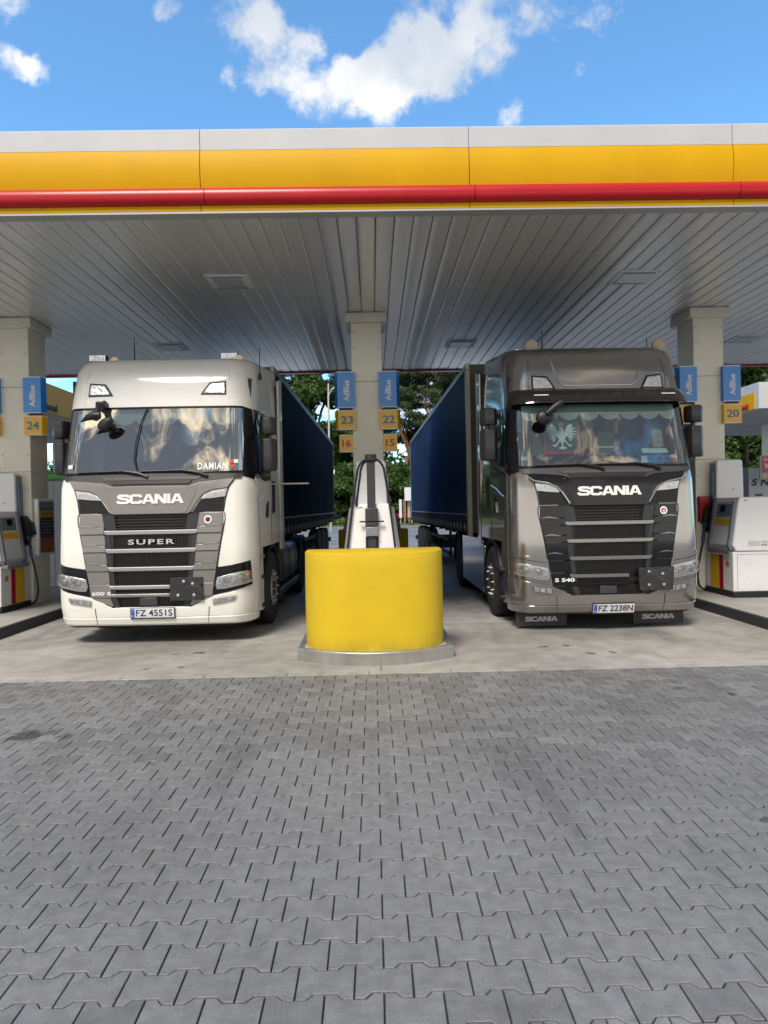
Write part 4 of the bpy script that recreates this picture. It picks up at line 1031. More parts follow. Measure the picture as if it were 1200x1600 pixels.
def wheel(parent, x, y, side, front=True, dual=False, rimm=None):
    """side +-1 = outward x direction"""
    rimm = rimm or ALU
    hub = MB().lathe([(side*-.1, .14), (side*(.10 if front else .02), .14), (side*(.13 if front else .05), .10), (side*(.15 if front else .08), .05)], 20).build('wheel', rimm, parent, loc=(x, y, .505))
    ty = MB().lathe(TYRE, 40).build('tyre', RUB, hub, ang=40)
    if dual: MB().lathe([(a-side*.33, r_) for a, r_ in TYRE], 32).build('tyre', RUB, hub, ang=40)
    if front: pr = [(side*.135, .345), (side*.15, .335), (side*.13, .31), (side*.11, .295), (side*.12, .28), (side*.155, .25), (side*.165, .17), (side*.14, .12)]
    else: pr = [(side*.135, .345), (side*.15, .335), (side*.12, .31), (side*-.04, .29), (side*-.08, .22), (side*-.08, .14), (side*-.02, .10)]
    MB().lathe(pr, 36).build('rim', rimm, hub, ang=35)
    nb = MB(); hx = side*(.16 if front else -.08)
    for i in range(10):
        a = 2*math.pi*i/10; nb.lathe([(hx, .014), (hx+side*.022, .014), (hx+side*.03, .006)], 6, 'x', (0, .2*math.cos(a), .2*math.sin(a)))
    nb.build('wheel_nuts', LETG, hub, smooth=False)
    nb = MB()
    for i in range(10):
        a = 2*math.pi*(i+.5)/10; nb.lathe([(side*.10, .03), (side*.148, .03)], 10, 'x', (0, .265*math.cos(a), .265*math.sin(a)))
    if front: nb.build('rim_holes', BLK, hub)
    return hub

HOOD = [(0, 1.925), (.25, 1.925), (.46, 1.922), (.585, 1.965), (.80, 1.985), (1.015, 2.005), (.965, 1.94), (.925, 1.885), (.75, 1.865), (.64, 1.82), (.585, 1.758), (.50, 1.63), (.477, 1.592), (.43, 1.578), (0, 1.578)]
LAMPU = [(.918, 1.875), (.905, 1.83), (.893, 1.782), (.75, 1.765), (.607, 1.757), (.65, 1.812), (.75, 1.853), (.85, 1.867)]
MESHU = [(.892, 1.778), (.88, 1.70), (.866, 1.597), (.50, 1.600), (.55, 1.67), (.604, 1.752), (.75, 1.761)]
OUT = [(.575, .730), (.585, .727), (.93, .785), (1.125, .815), (1.3, .845), (1.50, .882), (1.60, .866)]   # z -> s outer edge
INN = [(.47, .455), (.575, .49), (.725, .508), (.90, .522), (.95, .535), (1.115, .555), (1.17, .55), (1.335, .575), (1.385, .565), (1.58, .60)]
outf, innf = tabf(OUT), tabf(INN)
BARS = [(1.335, 1.388), (1.115, 1.167), (.895, .947), (.676, .724), (.582, .624)]
BAND = [(.788, .925), (.95, .948), (1.10, .968), (1.247, .992), (1.262, .85), (1.275, .697), (1.10, .66), (.90, .62), (.727, .585), (.76, .76)]
HEAD = [(.795, .805), (.93, .835), (1.06, .858), (1.19, .87), (1.225, .80), (1.24, .735), (1.14, .715), (1.035, .698), (.88, .668), (.79, .664), (.772, .71)]
DRLP = [(.782, .690), (.88, .690), (.93, .700), (1.04, .722), (1.14, .738), (1.235, .755), (1.24, .735), (1.14, .712), (1.035, .695), (.88, .664), (.79, .660)]
FOG = [(.727, .553), (.85, .575), (1.032, .592), (1.015, .55), (.993, .522), (.85, .497), (.732, .477)]

def scallop(x0, x1, zt, zb, n):
    pts = [(x0, zt)]; w = (x1-x0)/n
    low = []
    for i in range(n):
        for j in range(9):
            t = j/8; low.append((x0+w*(i+t), zb+(zt-zb)*.38*(1-math.sin(math.pi*t)**.6)))
    out = [low[0]]
    for p in low[1:]:
        if abs(p[0]-out[-1][0]) > 1e-6: out.append(p)
    return out+[(x1, zt), (x0, zt)]

def build_cab(T, S, body, opt):
    dark = opt == 'bronze'
    hoodm = BLKG if dark else TAUPE
    panm = BLKG if dark else TAUPE
    barm = mat('dark_bar_chrome', (.26, .25, .24), .25, .85) if dark else TAUPEL
    # ---------------- shell
    Zs = [.235, .26, .32, .38, .46, .52, .6, .7, .8, .9, 1.0, 1.12, 1.25, 1.4, 1.58, 1.7, 1.8, 1.9, 2.0, 2.07, 2.18, 2.3, 2.45, 2.6, 2.75, 2.905, 2.95, 3.05, 3.15, 3.25, 3.35, 3.45, 3.51, 3.56, 3.60, 3.62, 3.633, 3.64]
    ss = [0, .12, .25, .37, .48, .58, .68, .76, .84, .90, .955, .985, 1.02, 1.06, 1.10, 1.14, 1.18, 1.22, 1.27, 1.32, 1.37, 1.42, 1.47, 1.55, 1.70, 1.85, 2.0, 2.2, 2.45, 2.7, 2.95, 3.2]
    cols = [-a for a in ss[::-1]]+ss[1:]
    YB = 2.30
    V = []; nS = len(cols)
    for z in Zs:
        for s_ in cols:
            x, y, zz = S(s_, z)
            if abs(s_) > 1.6:     # spread the side columns evenly to the rear wall
                xa, ya, _ = S(1.55, z); t = (abs(s_)-1.55)/(3.2-1.55); y = ya+(YB-ya)*t
                k_ = min(1, max(0, (z-3.0)/.6)); zz = z+.17*max(0, (y-.7)/1.5)*k_
                if zz > 2.95: zz = 2.95+(zz-2.95)*S.k
            V.append((x, y, zz))
    F = []
    for i in range(len(Zs)-1):
        for j in range(nS-1):
            zc_ = (Zs[i]+Zs[i+1])/2; sc_ = abs((cols[j]+cols[j+1])/2)
            if 2.07 < zc_ < 2.905 and sc_ < 1.14: continue              # windscreen opening
            if .46 < zc_ < 1.58 and sc_ < .48: continue                  # grille opening
            if zc_ < 1.12 and sc_ > 1.62: continue                       # wheel arch and step area
            a = i*nS+j; F.append((a, a+1, a+1+nS, a+nS))
    top = (len(Zs)-1)*nS
    F.append(tuple(range(top, top+nS)))
    # rear wall
    for i in range(11, len(Zs)-1):
        a, b = i*nS, i*nS+nS-1; F.append((b, a, a+nS, b+nS))
    mb = MB(); mb.v = V; mb.f = F
    cab = mb.build('cab', body, T, fix=False, ang=38)
    # underside and engine block behind the grille
    MB().box(-1.0, 1.0, .16, 2.7, .34, 1.15).build('engine_housing', BLK, T)
    patch('bumper_underside', BLK, T, S, [(-1.3, .21), (1.3, .21), (1.3, .28), (-1.3, .28)], off=-.03, depth=.02)
    # inside floor, back wall
    ins = MB(); ins.box(-1.15, 1.15, .35, 2.25, 1.70, 1.74); ins.box(-1.12, 1.12, 2.0, 2.2, 1.74, 3.4); ins.box(-1.14, -1.11, .55, 2.0, 1.74, 3.3); ins.box(1.11, 1.14, .55, 2.0, 1.74, 3.3)
    ins.build('cabin_lining', DASH, T)
    MB().box(-1.1, 1.1, .75, 2.0, 2.96, 3.0).build('roof_lining', mat('roof_lining', (.12, .12, .115), .8), T)
    # dashboard
    pr = [(.20, 1.80), (.18, 1.98), (.30, 2.06), (.55, 2.12), (.70, 2.08), (.78, 1.9), (.80, 1.8)]
    MB().prism(pr, -1.08, 1.08, 'x').build('dashboard', DASH, T, bevel=.02)
    sw = MB(); c_ = Vector((.56, .86, 2.16)); ax = Matrix.Rotation(R(-32), 3, 'X')
    sw.tube([c_+ax @ Vector((.22*math.cos(a), 0, .22*math.sin(a))) for a in [2*math.pi*i/28 for i in range(29)]], .017, 8)
    for a in (R(-90), R(10), R(170)): sw.tube([c_, c_+ax @ Vector((.21*math.cos(a), 0, .21*math.sin(a)))], .016, 6)
    sw.build('steering_wheel', BLK, T)
    for sx in (-.56, .56):
        st = MB().box(sx-.27, sx+.27, 1.25, 1.75, 1.95, 2.12).build('seat', SEAT, T, bevel=.05)
        MB().prism([(1.62, 2.05), (1.76, 2.86), (1.86, 2.86), (1.80, 2.05)], sx-.24, sx+.24, 'x').build('backrest', SEAT, st, bevel=.04)
        MB().add([(sx-.2, 1.60, 2.33), (sx+.2, 1.60, 2.33), (sx+.09, 1.71, 2.70), (sx-.09, 1.71, 2.70), (sx-.2, 1.62, 2.33), (sx+.2, 1.62, 2.33), (sx+.09, 1.73, 2.70), (sx-.09, 1.73, 2.70)], [(0, 1, 2, 3), (0, 3, 7, 4), (1, 5, 6, 2), (2, 6, 7, 3)]).build('seat_cloth', MINT, st)
    for sx in (-1, 1):
        cl = MB(); n = 14; V0 = []
        for i in range(n+1):
            x = sx*(1.00-.19*i/n); y = .62+.05*(i % 2)+.1*(1-i/n)
            V0.append((x, y))
        cl.add([(x, y-.04+.0, 2.08) for x, y in V0]+[(x, y+.22, 2.92) for x, y in V0], [(i, i+1, i+n+2, i+n+1) for i in range(n)])
        cl.build('side_curtain', CLOTH, T)
    # ---------------- windscreen
    W = [(-1.145, 2.062), (1.145, 2.062), (1.14, 2.5), (1.12, 2.912), (-1.12, 2.912), (-1.14, 2.5)]
    patch('windscreen', WGLASS2 if dark else WGLASS, T, S, W, off=.004, depth=.006, step=.06)
    for mir in (False, True):
        patch('pillar', BLKG, T, S, [(1.135, 2.03), (1.34, 1.99), (1.40, 2.1), (1.33, 2.6), (1.27, 2.895), (1.12, 2.915), (1.137, 2.5)], off=.008, mirror=mir)
    patch('screen_edge', BLKG, T, S, [(-1.14, 2.058), (1.14, 2.058), (1.13, 2.10), (.6, 2.085), (0, 2.08), (-.6, 2.085), (-1.13, 2.10)], off=.010, depth=.008)
    patch('header_seal', BLKG, T, S, [(-1.12, 2.895), (1.12, 2.895), (1.12, 2.92), (-1.12, 2.92)], off=.010, depth=.010)
    # valance with scallops, just inside the glass
    patch('valance', MINT, T, S, scallop(-1.06, 1.06, 2.895, 2.69, 8), off=-.05, depth=.004, step=.05)
    # ---------------- cowl and wipers
    COWL = [(-1.10, 2.00), (-.80, 1.99), (-.585, 1.97), (-.46, 1.927), (0, 1.927), (.46, 1.927), (.585, 1.97), (.80, 1.99), (1.10, 2.00), (1.14, 2.06), (0, 2.075), (-1.14, 2.06)]
    cw = patch('cowl', mat('cowl_grey', (.035, .033, .035), .5), T, S, COWL, off=.016, depth=.02)
    patch('cowl_step', BLK, cw, S, [(-.46, 1.945), (.46, 1.945), (.50, 1.99), (-.50, 1.99)], off=.030, depth=.018)
    patch('cowl_step', mat('cowl_grey2', (.06, .057, .062), .4), cw, S, [(-.56, 1.995), (.56, 1.995), (.62, 2.035), (-.62, 2.035)], off=.024, depth=.012)
    for (a, b, zz) in ((-.10, -.90, 2.085), (.62, -.22, 2.085)):
        pts = [S(a+.06, 2.03, .03), S(a-.04, 2.075, .045), S(a-.25*(1), 2.11, .04), S((a+b)/2, 2.105, .035), S(b, 2.10, .03)]
        wp = MB().tube(pts, .012, 6, rads=[.022, .018, .013, .010, .008]).build('wiper', BLK, T)
        MB().tube([S(a-.02, 2.088, .018), S((a+b)/2, 2.092, .02), S(b-.02, 2.088, .018)], .007, 6).build('blade', BLK, wp)
    if not dark:
        MB().tube([S(-.17, 2.08, .02), S(-.215, 2.25, .03), S(-.21, 2.45, .035), S(-.165, 2.70, .03), S(-.10, 2.89, .02)], .008, 6, rads=[.012, .009, .008, .008, .014]).build('antenna_rod', BLK, T)
    # ---------------- hood panel
    hd = patch('hood_panel', hoodm, T, S, HOOD+[(-a, b) for a, b in HOOD[::-1] if a > 0], off=.030, depth=.04, bevel=.006)
    inner = [(.52, 1.90), (.60, 1.78), (.46, 1.61), (0, 1.60), (-.46, 1.61), (-.60, 1.78), (-.52, 1.90)]
    inner = [(.57, 1.935), (.47, 1.918), (-.47, 1.918), (-.57, 1.935), (-.535, 1.80), (-.44, 1.60), (-.38, 1.583), (.38, 1.583), (.44, 1.60), (.535, 1.80)]
    patch('hood_field', hoodm, hd, S, inner, off=.035, depth=.010, bevel=.004)
    ltr = LETW
    heavy_obj('lettering', 'SCANIA', ltr, hd, .80, .115, lambda u, v, d: S(u+.008, 1.765+v, .036+d), .010)
    if dark:
        for sx in (1, -1):
            pth = [(1.0, 1.955), (.93, 1.905), (.76, 1.875), (.65, 1.825), (.59, 1.755), (.50, 1.615)]
            MB().tube([S(sx*a, b, .036) for a, b in pth], .012, 8).build('chrome_trim', CHR, T)
    # upper lamps
    for mir in (False, True):
        lu = patch('upper_lamp', LAMPW, T, S, LAMPU, off=.012, depth=.02, step=.04, mirror=mir)
        patch('lamp_glass', CLEAR, lu, S, LAMPU, off=.028, depth=.004, mirror=mir)
        mu_ = patch('side_intake', BLK, T, S, MESHU, off=.006, depth=.012, mirror=mir)
        sg = -1 if mir else 1
        lo = tabf([(1.60, .515), (1.67, .56), (1.75, .615)]); hi_ = tabf([(1.60, .858), (1.70, .872), (1.77, .885)])
        if mir: ribs('intake_slats', mat('slat_black', (.015, .015, .017), .4), mu_, S, lambda z: -hi_(z), lambda z: -lo(z), 1.605, 1.75, .024, .016)
        else: ribs('intake_slats', mat('slat_black', (.015, .015, .017), .4), mu_, S, lo, hi_, 1.605, 1.75, .024, .016)
    # ---------------- grille
    gr = patch('grille_backing', BLK, T, S, [(-.60, .45), (.60, .45), (.64, 1.60), (-.64, 1.60)], off=-.05, depth=.02)
    SL = mat('slat_black', (), 1); GM = mat('grille_mesh', (.010, .010, .011), .45)
    for mir in (False, True): patch('grille_backing', BLK, T, S, [(.45, .45), (.56, .45), (.60, 1.0), (.64, 1.60), (.45, 1.60)], off=.004, depth=.03, mirror=mir)
    for (za, zb) in ((1.392, 1.575), (1.17, 1.33), (.95, 1.11), (.728, .892), (.628, .672), (.465, .578)):
        ribs('grille_slats', GM, gr, S, lambda z: -innf(z)+.0, lambda z: innf(z)-.0, za, zb, .0235 if za < 1.38 else .036, -.004 if za < 1.38 else .0, th=.007 if za < 1.38 else .016, dep=.014)
        if za < 1.38:
            vb = MB(); xx = -.5
            while xx < .5:
                vb.ring([[S(xx-.003, zz_, -.006), S(xx+.003, zz_, -.006), S(xx+.003, zz_, -.016), S(xx-.003, zz_, -.016)] for zz_ in (za, (za+zb)/2, zb)]); xx += .036
            vb.build('grille_bars', GM, gr, smooth=False)
        for sx in (-1, 1):
            e = [(innf(za), za), (innf(zb), zb), (innf(zb)-(.15 if za > 1.38 else .07), zb), (innf(za)-(.15 if za > 1.38 else .07), za)]
            patch('grille_end', mat('grille_end', (.022, .023, .028), .35), gr, S, [(sx*a, b) for a, b in (e if sx > 0 else e[::-1])], off=.009, depth=.03)
    for i, (za, zb) in enumerate(BARS):
        xe = innf((za+zb)/2)+.01
        poly = [(-xe+.045, za), (xe-.045, za), (xe, za+.02), (xe, zb+.012), (xe-.035, zb), (-xe+.035, zb), (-xe, zb+.012), (-xe, za+.02)]
        if i >= 3: poly = [(p[0] if p[0] < .22 else .22, p[1] if p[0] < .3 else zb if p[1] >= zb else za) for p in poly]; poly = [(-xe+.03, za), (.23, za), (.23, zb), (-xe+.03, zb), (-xe, zb+.01), (-xe, za+.015)]
        patch('grille_bar', barm if i < 4 else panm, T, S, poly, off=.024, depth=.055, bevel=.008)
    # side tiers: taupe or black louvre panels either side
    tiers = [(1.59, 1.432, .012), (1.428, 1.345, .028), (1.341, 1.212, .012), (1.208, 1.13, .028), (1.126, .985, .012), (.981, .90, .028), (.896, .745, .016), (.741, .58, .016)]
    for sx in (1, -1):
        for k_, (zt, zb, of) in enumerate(tiers):
            o0, o1, i0, i1 = outf(zt), outf(zb), innf(zt), innf(zb)
            wv = .018 if k_ % 2 == 0 and k_ < 6 else 0
            wt = .018 if k_ % 2 == 1 and k_ < 6 else 0
            poly = [(i1-.012, zb), ((i1+o1)/2, zb+wv*.3), ((i1*.4+o1*.6), zb+wv), (o1-.02, zb+wv*.4), (o1, zb), (o0, zt), (o0-.02, zt+wt*.4), (i0*.4+o0*.6, zt+wt), ((i0+o0)/2, zt+wt*.3), (i0-.012, zt)]
            patch('grille_side_panel', panm, T, S, [(sx*a, b) for a, b in (poly if sx > 0 else poly[::-1])], off=of+.006, depth=.07, bevel=.005)
            if k_ in (1, 3, 5):  # crescents of bar metal paint the highlights along the panel creases
                cr = [(i0*.72+o0*.28, zt-.001), (i0*.3+o0*.7, zt+.010), (o0-.015, zt+.002), (o0-.012, zt+.010), (i0*.35+o0*.65, zt+.026), (i0*.72+o0*.28, zt+.004)]
                patch('crease_highlight', barm, T, S, [(sx*a, b) for a, b in (cr if sx > 0 else cr[::-1])], off=of+.013, depth=.02)
        poly = [(.50, .576), (.728, .576), (.69, .555), (.60, .525), (.50, .475), (.46, .475)]
        patch('grille_side_panel', panm, T, S, [(sx*a, b) for a, b in (poly if sx > 0 else poly[::-1])], off=.012, depth=.06, bevel=.004)
        # thin dark seam between the wing and the louvre panels
        sp = [(.736, .585), (.793, .93), (.822, 1.125), (.854, 1.3), (.892, 1.5), (.892, 1.56), (.874, 1.60), (.90, 1.76), (.936, 1.89), (.98, 1.95), (1.025, 2.005)]
        MB().tube([S(sx*a, b, .003) for a, b in sp], .006, 6).build('wing_seam', BLK, T)
    # griffin badge on the right louvre panel
    bx_, bz = .69, 1.505
    def P(u, v, d): return S(bx_+u, bz+v, .02+d)
    def disc(rad, d, m_, nm, par, sh=1.0):
        n = 20; pts = [(rad*math.cos(2*math.pi*i/n), rad*sh*math.sin(2*math.pi*i/n)) for i in range(n)]
        return MB().add([P(u, v, d) for u, v in pts]+[P(u, v, 0) for u, v in pts], [tuple(range(n))]+[(i, i+n, (i+1) % n+n, (i+1) % n) for i in range(n)]).build(nm, m_, par, smooth=False)
    bd = disc(.047, .006, CHR, 'badge', T, 1.05); disc(.033, .010, mat('badge_red', (.40, .02, .02), .25, coat=.5), 'badge_field', bd)
    gp = [(-.016, -.02), (.0, -.026), (.016, -.02), (.012, -.004), (.022, .008), (.012, .02), (.004, .008), (0, .02), (-.006, .008), (-.016, .018), (-.012, -.002)]
    MB().add([P(u, v, .0115) for u, v in gp], [tuple(range(len(gp)))]).build('badge_griffin', BLKG if not dark else LETS, bd, smooth=False)
    # ---------------- head lamps
    for mir in (False, True):
        sg = -1 if mir else 1
        bm_ = body if dark else BLKG
        bnd = patch('lamp_surround', bm_, T, S, BAND, off=.010, depth=.02, bevel=.004, mirror=mir)
        if True:
            for zo in ((.0, .055), ):
                cr = [(.80, .925-.05), (.95, .948-.05), (1.10, .968-.045), (1.25, .992-.045), (1.25, .985-.045), (1.10, .961-.045), (.95, .941-.05), (.80, .918-.05)]
                patch('surround_crease', BLK, bnd, S, cr, off=.0125, depth=.004, mirror=mir)
        hl = patch('head_lamp', LAMPD, T, S, HEAD, off=.018, depth=.02, step=.05, bevel=.003, mirror=mir)
        patch('daylight_strip', DRL, hl, S, DRLP, off=.030, depth=.02, mirror=mir)
        for (cs, cz, rr_) in ((1.09, .79, .052), (.90, .762, .042)):
            def Q(u, v, d, cs=cs, cz=cz): return S(sg*(cs+u), cz+v, .02+d)
            rg = []
            for rad, dd in ((rr_*1.22, .0), (rr_*1.22, .014), (rr_*1.08, .014), (rr_*.95, -.004), (rr_*.6, .006), (rr_*.01, .014)):
                rg.append([Q(rad*math.cos(2*math.pi*i/20), rad*math.sin(2*math.pi*i/20), dd) for i in range(20)])
            MB().ring(rg, caps=False).build('reflector', LAMPW, hl)
        for (cs, cz, w_, h_) in ((1.00, .80, .03, .05), (.825, .745, .025, .04), (1.175, .80, .028, .055)):
            patch('lamp_facet', LAMPW, hl, S, [(cs-w_, cz-h_*.7), (cs+w_, cz-h_*.6), (cs+w_, cz+h_*.6), (cs-w_, cz+h_*.5)], off=.026, depth=.01, mirror=mir)
        patch('turn_lamp', AMB, hl, S, [(1.205, .775), (1.232, .78), (1.222, .865), (1.192, .868)], off=.030, depth=.012, mirror=mir)
        patch('lamp_glass', CLEAR, hl, S, HEAD, off=.044, depth=.005, mirror=mir)
        fg = patch('fog_lamp', LAMPD, T, S, FOG, off=.010, depth=.02, bevel=.003, mirror=mir)
        for k_ in range(3):
            a = .75+.075*k_; patch('fog_reflector', LAMPW, fg, S, [(a, .49+k_*.01), (a+.06, .50+k_*.01), (a+.06, .555+k_*.008), (a, .545+k_*.008)], off=.018, depth=.008, mirror=mir)
        patch('lamp_glass', CLEAR, fg, S, FOG, off=.028, depth=.004, mirror=mir)
        patch('bumper_seam', BLK, T, S, [(.668, .25), (.673, .25), (.690, .455), (.685, .455)], off=.0215, depth=.006, mirror=mir)
    # bumper
    B_ = [(-1.36, .245), (-.67, .243), (0, .243), (.67, .243), (1.36, .245), (1.38, .34), (1.0, .335), (.5, .33), (0, .33), (-.5, .33), (-1.0, .335), (-1.38, .34)]
    patch('bumper_lip', body, T, S, B_, off=.018, depth=.04, bevel=.012, step=.06)
    B_ = [(0, .332), (.5, .332), (1.0, .337), (1.38, .342), (1.40, .66), (1.285, .685), (1.10, .648), (.90, .608), (.735, .575), (.62, .52), (.47, .452), (0, .452)]
    B_ = B_+[(-a, b) for a, b in B_[::-1] if a > 0]
    patch('bumper', body, T, S, B_, off=.012, depth=.04, bevel=.006, step=.06)
    # camera block and towing cover
    patch('radar_block', mat('radar_grey', (.035, .035, .045), .4), T, S, [(-.15, .475), (.075, .475), (.065, .575), (-.14, .575)], off=.016, depth=.05, bevel=.006)
    tc_ = [(.238, .535), (.625, .54), (.62, .812), (.236, .812)] if not dark else [(.345, .51), (.775, .505), (.795, .80), (.342, .79)]
    tcv = patch('tow_cover', mat('tow_cover', (.022, .022, .024), .32, var=.4, vscale=25, dirt=.22, dirtcol=(.2, .2, .2)), T, S, tc_, off=.050, depth=.04, bevel=.006)
    cx_, cz_ = sum(p[0] for p in tc_)/4, sum(p[1] for p in tc_)/4
    for u, v in ((-.10, -.075), (.09, -.075), (-.03 if not dark else -.10, .09), (.075, .06)):
        rg = [[S(cx_+u+rad*math.cos(2*math.pi*i/10), cz_+v+rad*math.sin(2*math.pi*i/10), .05+dd) for i in range(10)] for rad, dd in ((.018, 0), (.018, .008), (.008, .012), (.001, .012))]
        MB().ring(rg, caps=False).build('bolt', ALU, tcv)
    # number plate
    pz = .39 if not dark else .285
    px_ = .012 if not dark else .03
    pl = patch('number_plate', PLW, T, S, [(px_-.26, pz-.057), (px_+.26, pz-.057), (px_+.26, pz+.057), (px_-.26, pz+.057)], off=.040, depth=.012, bevel=.003)
    patch('plate_holder', LETK, pl, S, [(px_-.268, pz-.072), (px_+.268, pz-.072), (px_+.268, pz+.064), (px_-.268, pz+.064)], off=.034, depth=.014)
    patch('plate_field', PLB, pl, S, [(px_-.256, pz-.052), (px_-.212, pz-.052), (px_-.212, pz+.052), (px_-.256, pz+.052)], off=.0415, depth=.002)
    txt = 'FZ 4551S' if not dark else 'FZ 2238N'
    text_obj('lettering', txt, LETK, pl, .435, .078, lambda u, v, d: S(px_+.022+u, pz+.004+v, .0405+d), bold=.012, depth=.002)
    text_obj('country_letters', 'PL', LETW, pl, .03, .02, lambda u, v, d: S(px_-.234+u, pz-.034+v, .042+d), depth=.001)
    # bus of small stars
    for k_ in range(8):
        a = 2*math.pi*k_/8; u, v = .013*math.cos(a), .013*math.sin(a)
        MB().add([S(px_-.234+u+du, pz+.022+v+dv, .0425) for du, dv in ((-.0025, -.0025), (.0025, -.0025), (.0025, .0025), (-.0025, .0025))], [(0, 1, 2, 3)]).build('plate_star', YEL, pl, smooth=False)
    fr = MB()
    for k_ in range(30):
        a = px_-.22+k_*.0155
        if k_ % 7 != 6: fr.add([S(a, pz-.067, .0345), S(a+.010, pz-.067, .0345), S(a+.010, pz-.061, .0345), S(a, pz-.061, .0345)], [(0, 1, 2, 3)])
    fr.build('holder_print', PLB if not dark else LETG, pl, smooth=False)
    # model lettering
    if dark: text_obj('lettering', 'S 540', LETW, T, .245, .046, lambda u, v, d: S(-.585+u, .655+v, .024+d), bold=.03, depth=.006)
    else:
        text_obj('lettering', '600 S', PLW, T, .235, .046, lambda u, v, d: S(-.60+u, .632+v, .024+d), bold=.035, depth=.006)
        text_obj('lettering', 'SUPER', LETS, T, .56, .062, lambda u, v, d: S(.008+u, 1.247+v, .004+d), bold=.02, depth=.012, spacing=1.25)
    # ---------------- roof: upper lamps, creases
    UP = [(.548, 3.078), (.61, 3.18), (.657, 3.245), (.857, 3.263), (.865, 3.075)]
    UPI = [(.595, 3.103), (.632, 3.165), (.67, 3.222), (.838, 3.238), (.842, 3.100)]
    if not dark: pass
    for mir in (False, True):
        uf = patch('roof_lamp_frame', BLK, T, S, UP, off=.012, depth=.02, bevel=.003, mirror=mir)
        patch('roof_lamp', LAMPW, uf, S, UPI, off=.014, depth=.01, step=.04, mirror=mir); patch('lamp_glass', CLEAR, uf, S, UPI, off=.022, depth=.003, mirror=mir)
        MB().tube([S((-1 if mir else 1)*a, b, .001) for a, b in ((.905, 2.93), (.905, 3.1), (.90, 3.3), (.88, 3.45))], .0035, 5).build('roof_seam', LETG if not dark else BLK, T)
    if dark:
        patch('roof_recess', body, T, S, [(-.46, 3.14), (.46, 3.14), (.54, 3.22), (.60, 3.50), (-.60, 3.50), (-.54, 3.22)], off=-.004, depth=-.0) if False else None
        for pth in ([(-.60, 3.48), (-.52, 3.2), (-.44, 3.13), (.44, 3.13), (.52, 3.2), (.60, 3.48)],):
            MB().tube([S(a, b, .004) for a, b in pth], .012, 8).build('roof_crease', body, T)
        # sun visor
        vs_ = [(0, 3.04), (1.14, 3.03), (1.20, 2.95)]
        rg = []
        for i in range(41):
            s_ = -1.22+2.44*i/40; e = min(1, max(0, (abs(s_)-.80)/.40)); e = 1-.62*e*e
            def q(z, of): return Vector(S(s_, z, of))
            rg.append([q(3.085, .03), q(3.065, .09*e), q(2.985, .17*e), q(2.93, .195*e), q(2.895, .20*e), q(2.89, .185*e), q(2.93, .17*e), q(3.03, .04*e)])
        MB().ring(rg).build('sun_visor', mat('visor_smoke', (.05, .045, .045), .1, .75, coat=1.), T, ang=40)
        for sx in (-.78, .84):
            MB().ring([[S(sx-.09, z, o_) for z, o_ in ((2.99, .176), (3.003, .170), (3.003, .155), (2.99, .16))], [S(sx+.09, z, o_) for z, o_ in ((2.99, .176), (3.003, .170), (3.003, .155), (2.99, .16))]]).build('marker_lamp', LETW, T)
    # dark roof hatch strip
    zt = S(0, 3.64)[2]
    MB().prism([(.95, zt-.02), (1.0, zt+.045), (1.9, zt+.13), (1.95, zt+.05)], -.40, .40, 'x').build('roof_hatch', BLKG, T, bevel=.015)
    # ---------------- sides
    for sx in (1, -1):
        mir = sx < 0
        # door window
        wn = [(1.43, 2.12), (1.9, 2.06), (2.36, 2.08), (2.38, 2.60), (2.30, 2.80), (1.9, 2.86), (1.40, 2.87), (1.36, 2.6)]
        fr_ = patch('window_frame', BLKG, T, S, [(1.36, 2.05), (1.9, 1.99), (2.42, 2.02), (2.46, 2.62), (2.40, 2.88), (1.9, 2.93), (1.30, 2.90), (1.34, 2.6)], off=.006, depth=.012, step=.1, mirror=mir)
        patch('side_window', SIDEG, fr_, S, wn, off=.010, depth=.006, step=.1, mirror=mir)
        # door outline and handle
        dl = [(1.50, .92), (1.52, 1.3), (1.46, 1.7), (1.36, 1.98)]
        MB().tube([S(sx*a, b, .0) for a, b in dl], .005, 6).build('door_seam', BLK, T)
        MB().tube([S(sx*a, b, .0) for a, b in [(2.47, 1.15), (2.47, 1.6), (2.47, 2.1), (2.46, 2.9)]], .006, 6).build('door_seam', BLK, T)
        MB().tube([S(sx*a, b, .0) for a, b in [(1.50, 1.72), (1.7, 1.75), (2.0, 1.83), (2.46, 1.90)]], .007, 6).build('body_crease', body, T)
        patch('door_handle', BLK, T, S, [(2.0, 1.50), (2.14, 1.50), (2.18, 1.72), (2.06, 1.66)], off=.02, depth=.02, bevel=.004, mirror=mir)
        patch('side_vent', BLK, T, S, [(2.56, 1.55), (2.80, 1.58), (2.82, 2.02), (2.56, 2.02)], off=.008, depth=.01, mirror=mir)
        # rear corner deflector
        zt2 = S(0, 3.6)[2]
        MB().prism([(2.31, 1.0), (2.62, 1.0), (2.62, zt2+.10), (2.31, zt2+.02)], sx*1.20, sx*1.24, 'x').build('side_deflector', body, T, bevel=.01)
        MB().box(min(sx*1.12, sx*1.195), max(sx*1.12, sx*1.195), 2.305, 2.64, .98, 3.5).build('deflector_lining', BLK, T)
        # wheel arch, steps
        a0 = R(-38); pts = []
        rgs = []
        for i in range(25):
            a = R(-25)+R(230)*i/24; c_, s__ = math.cos(a), math.sin(a)
            r1, r2 = .575, .640
            y1, z1_, y2, z2_ = 1.5+r1*c_, .50+r1*s__, 1.5+r2*c_, .50+r2*s__
            rgs.append([(sx*.86, y1, z1_), (sx*1.225, y1, z1_), (sx*1.238, (y1+y2)/2, (z1_+z2_)/2), (sx*1.225, y2, z2_), (sx*.86, y2, z2_)])
        MB().ring(rgs).build('wheel_arch', BLK, T, ang=40)
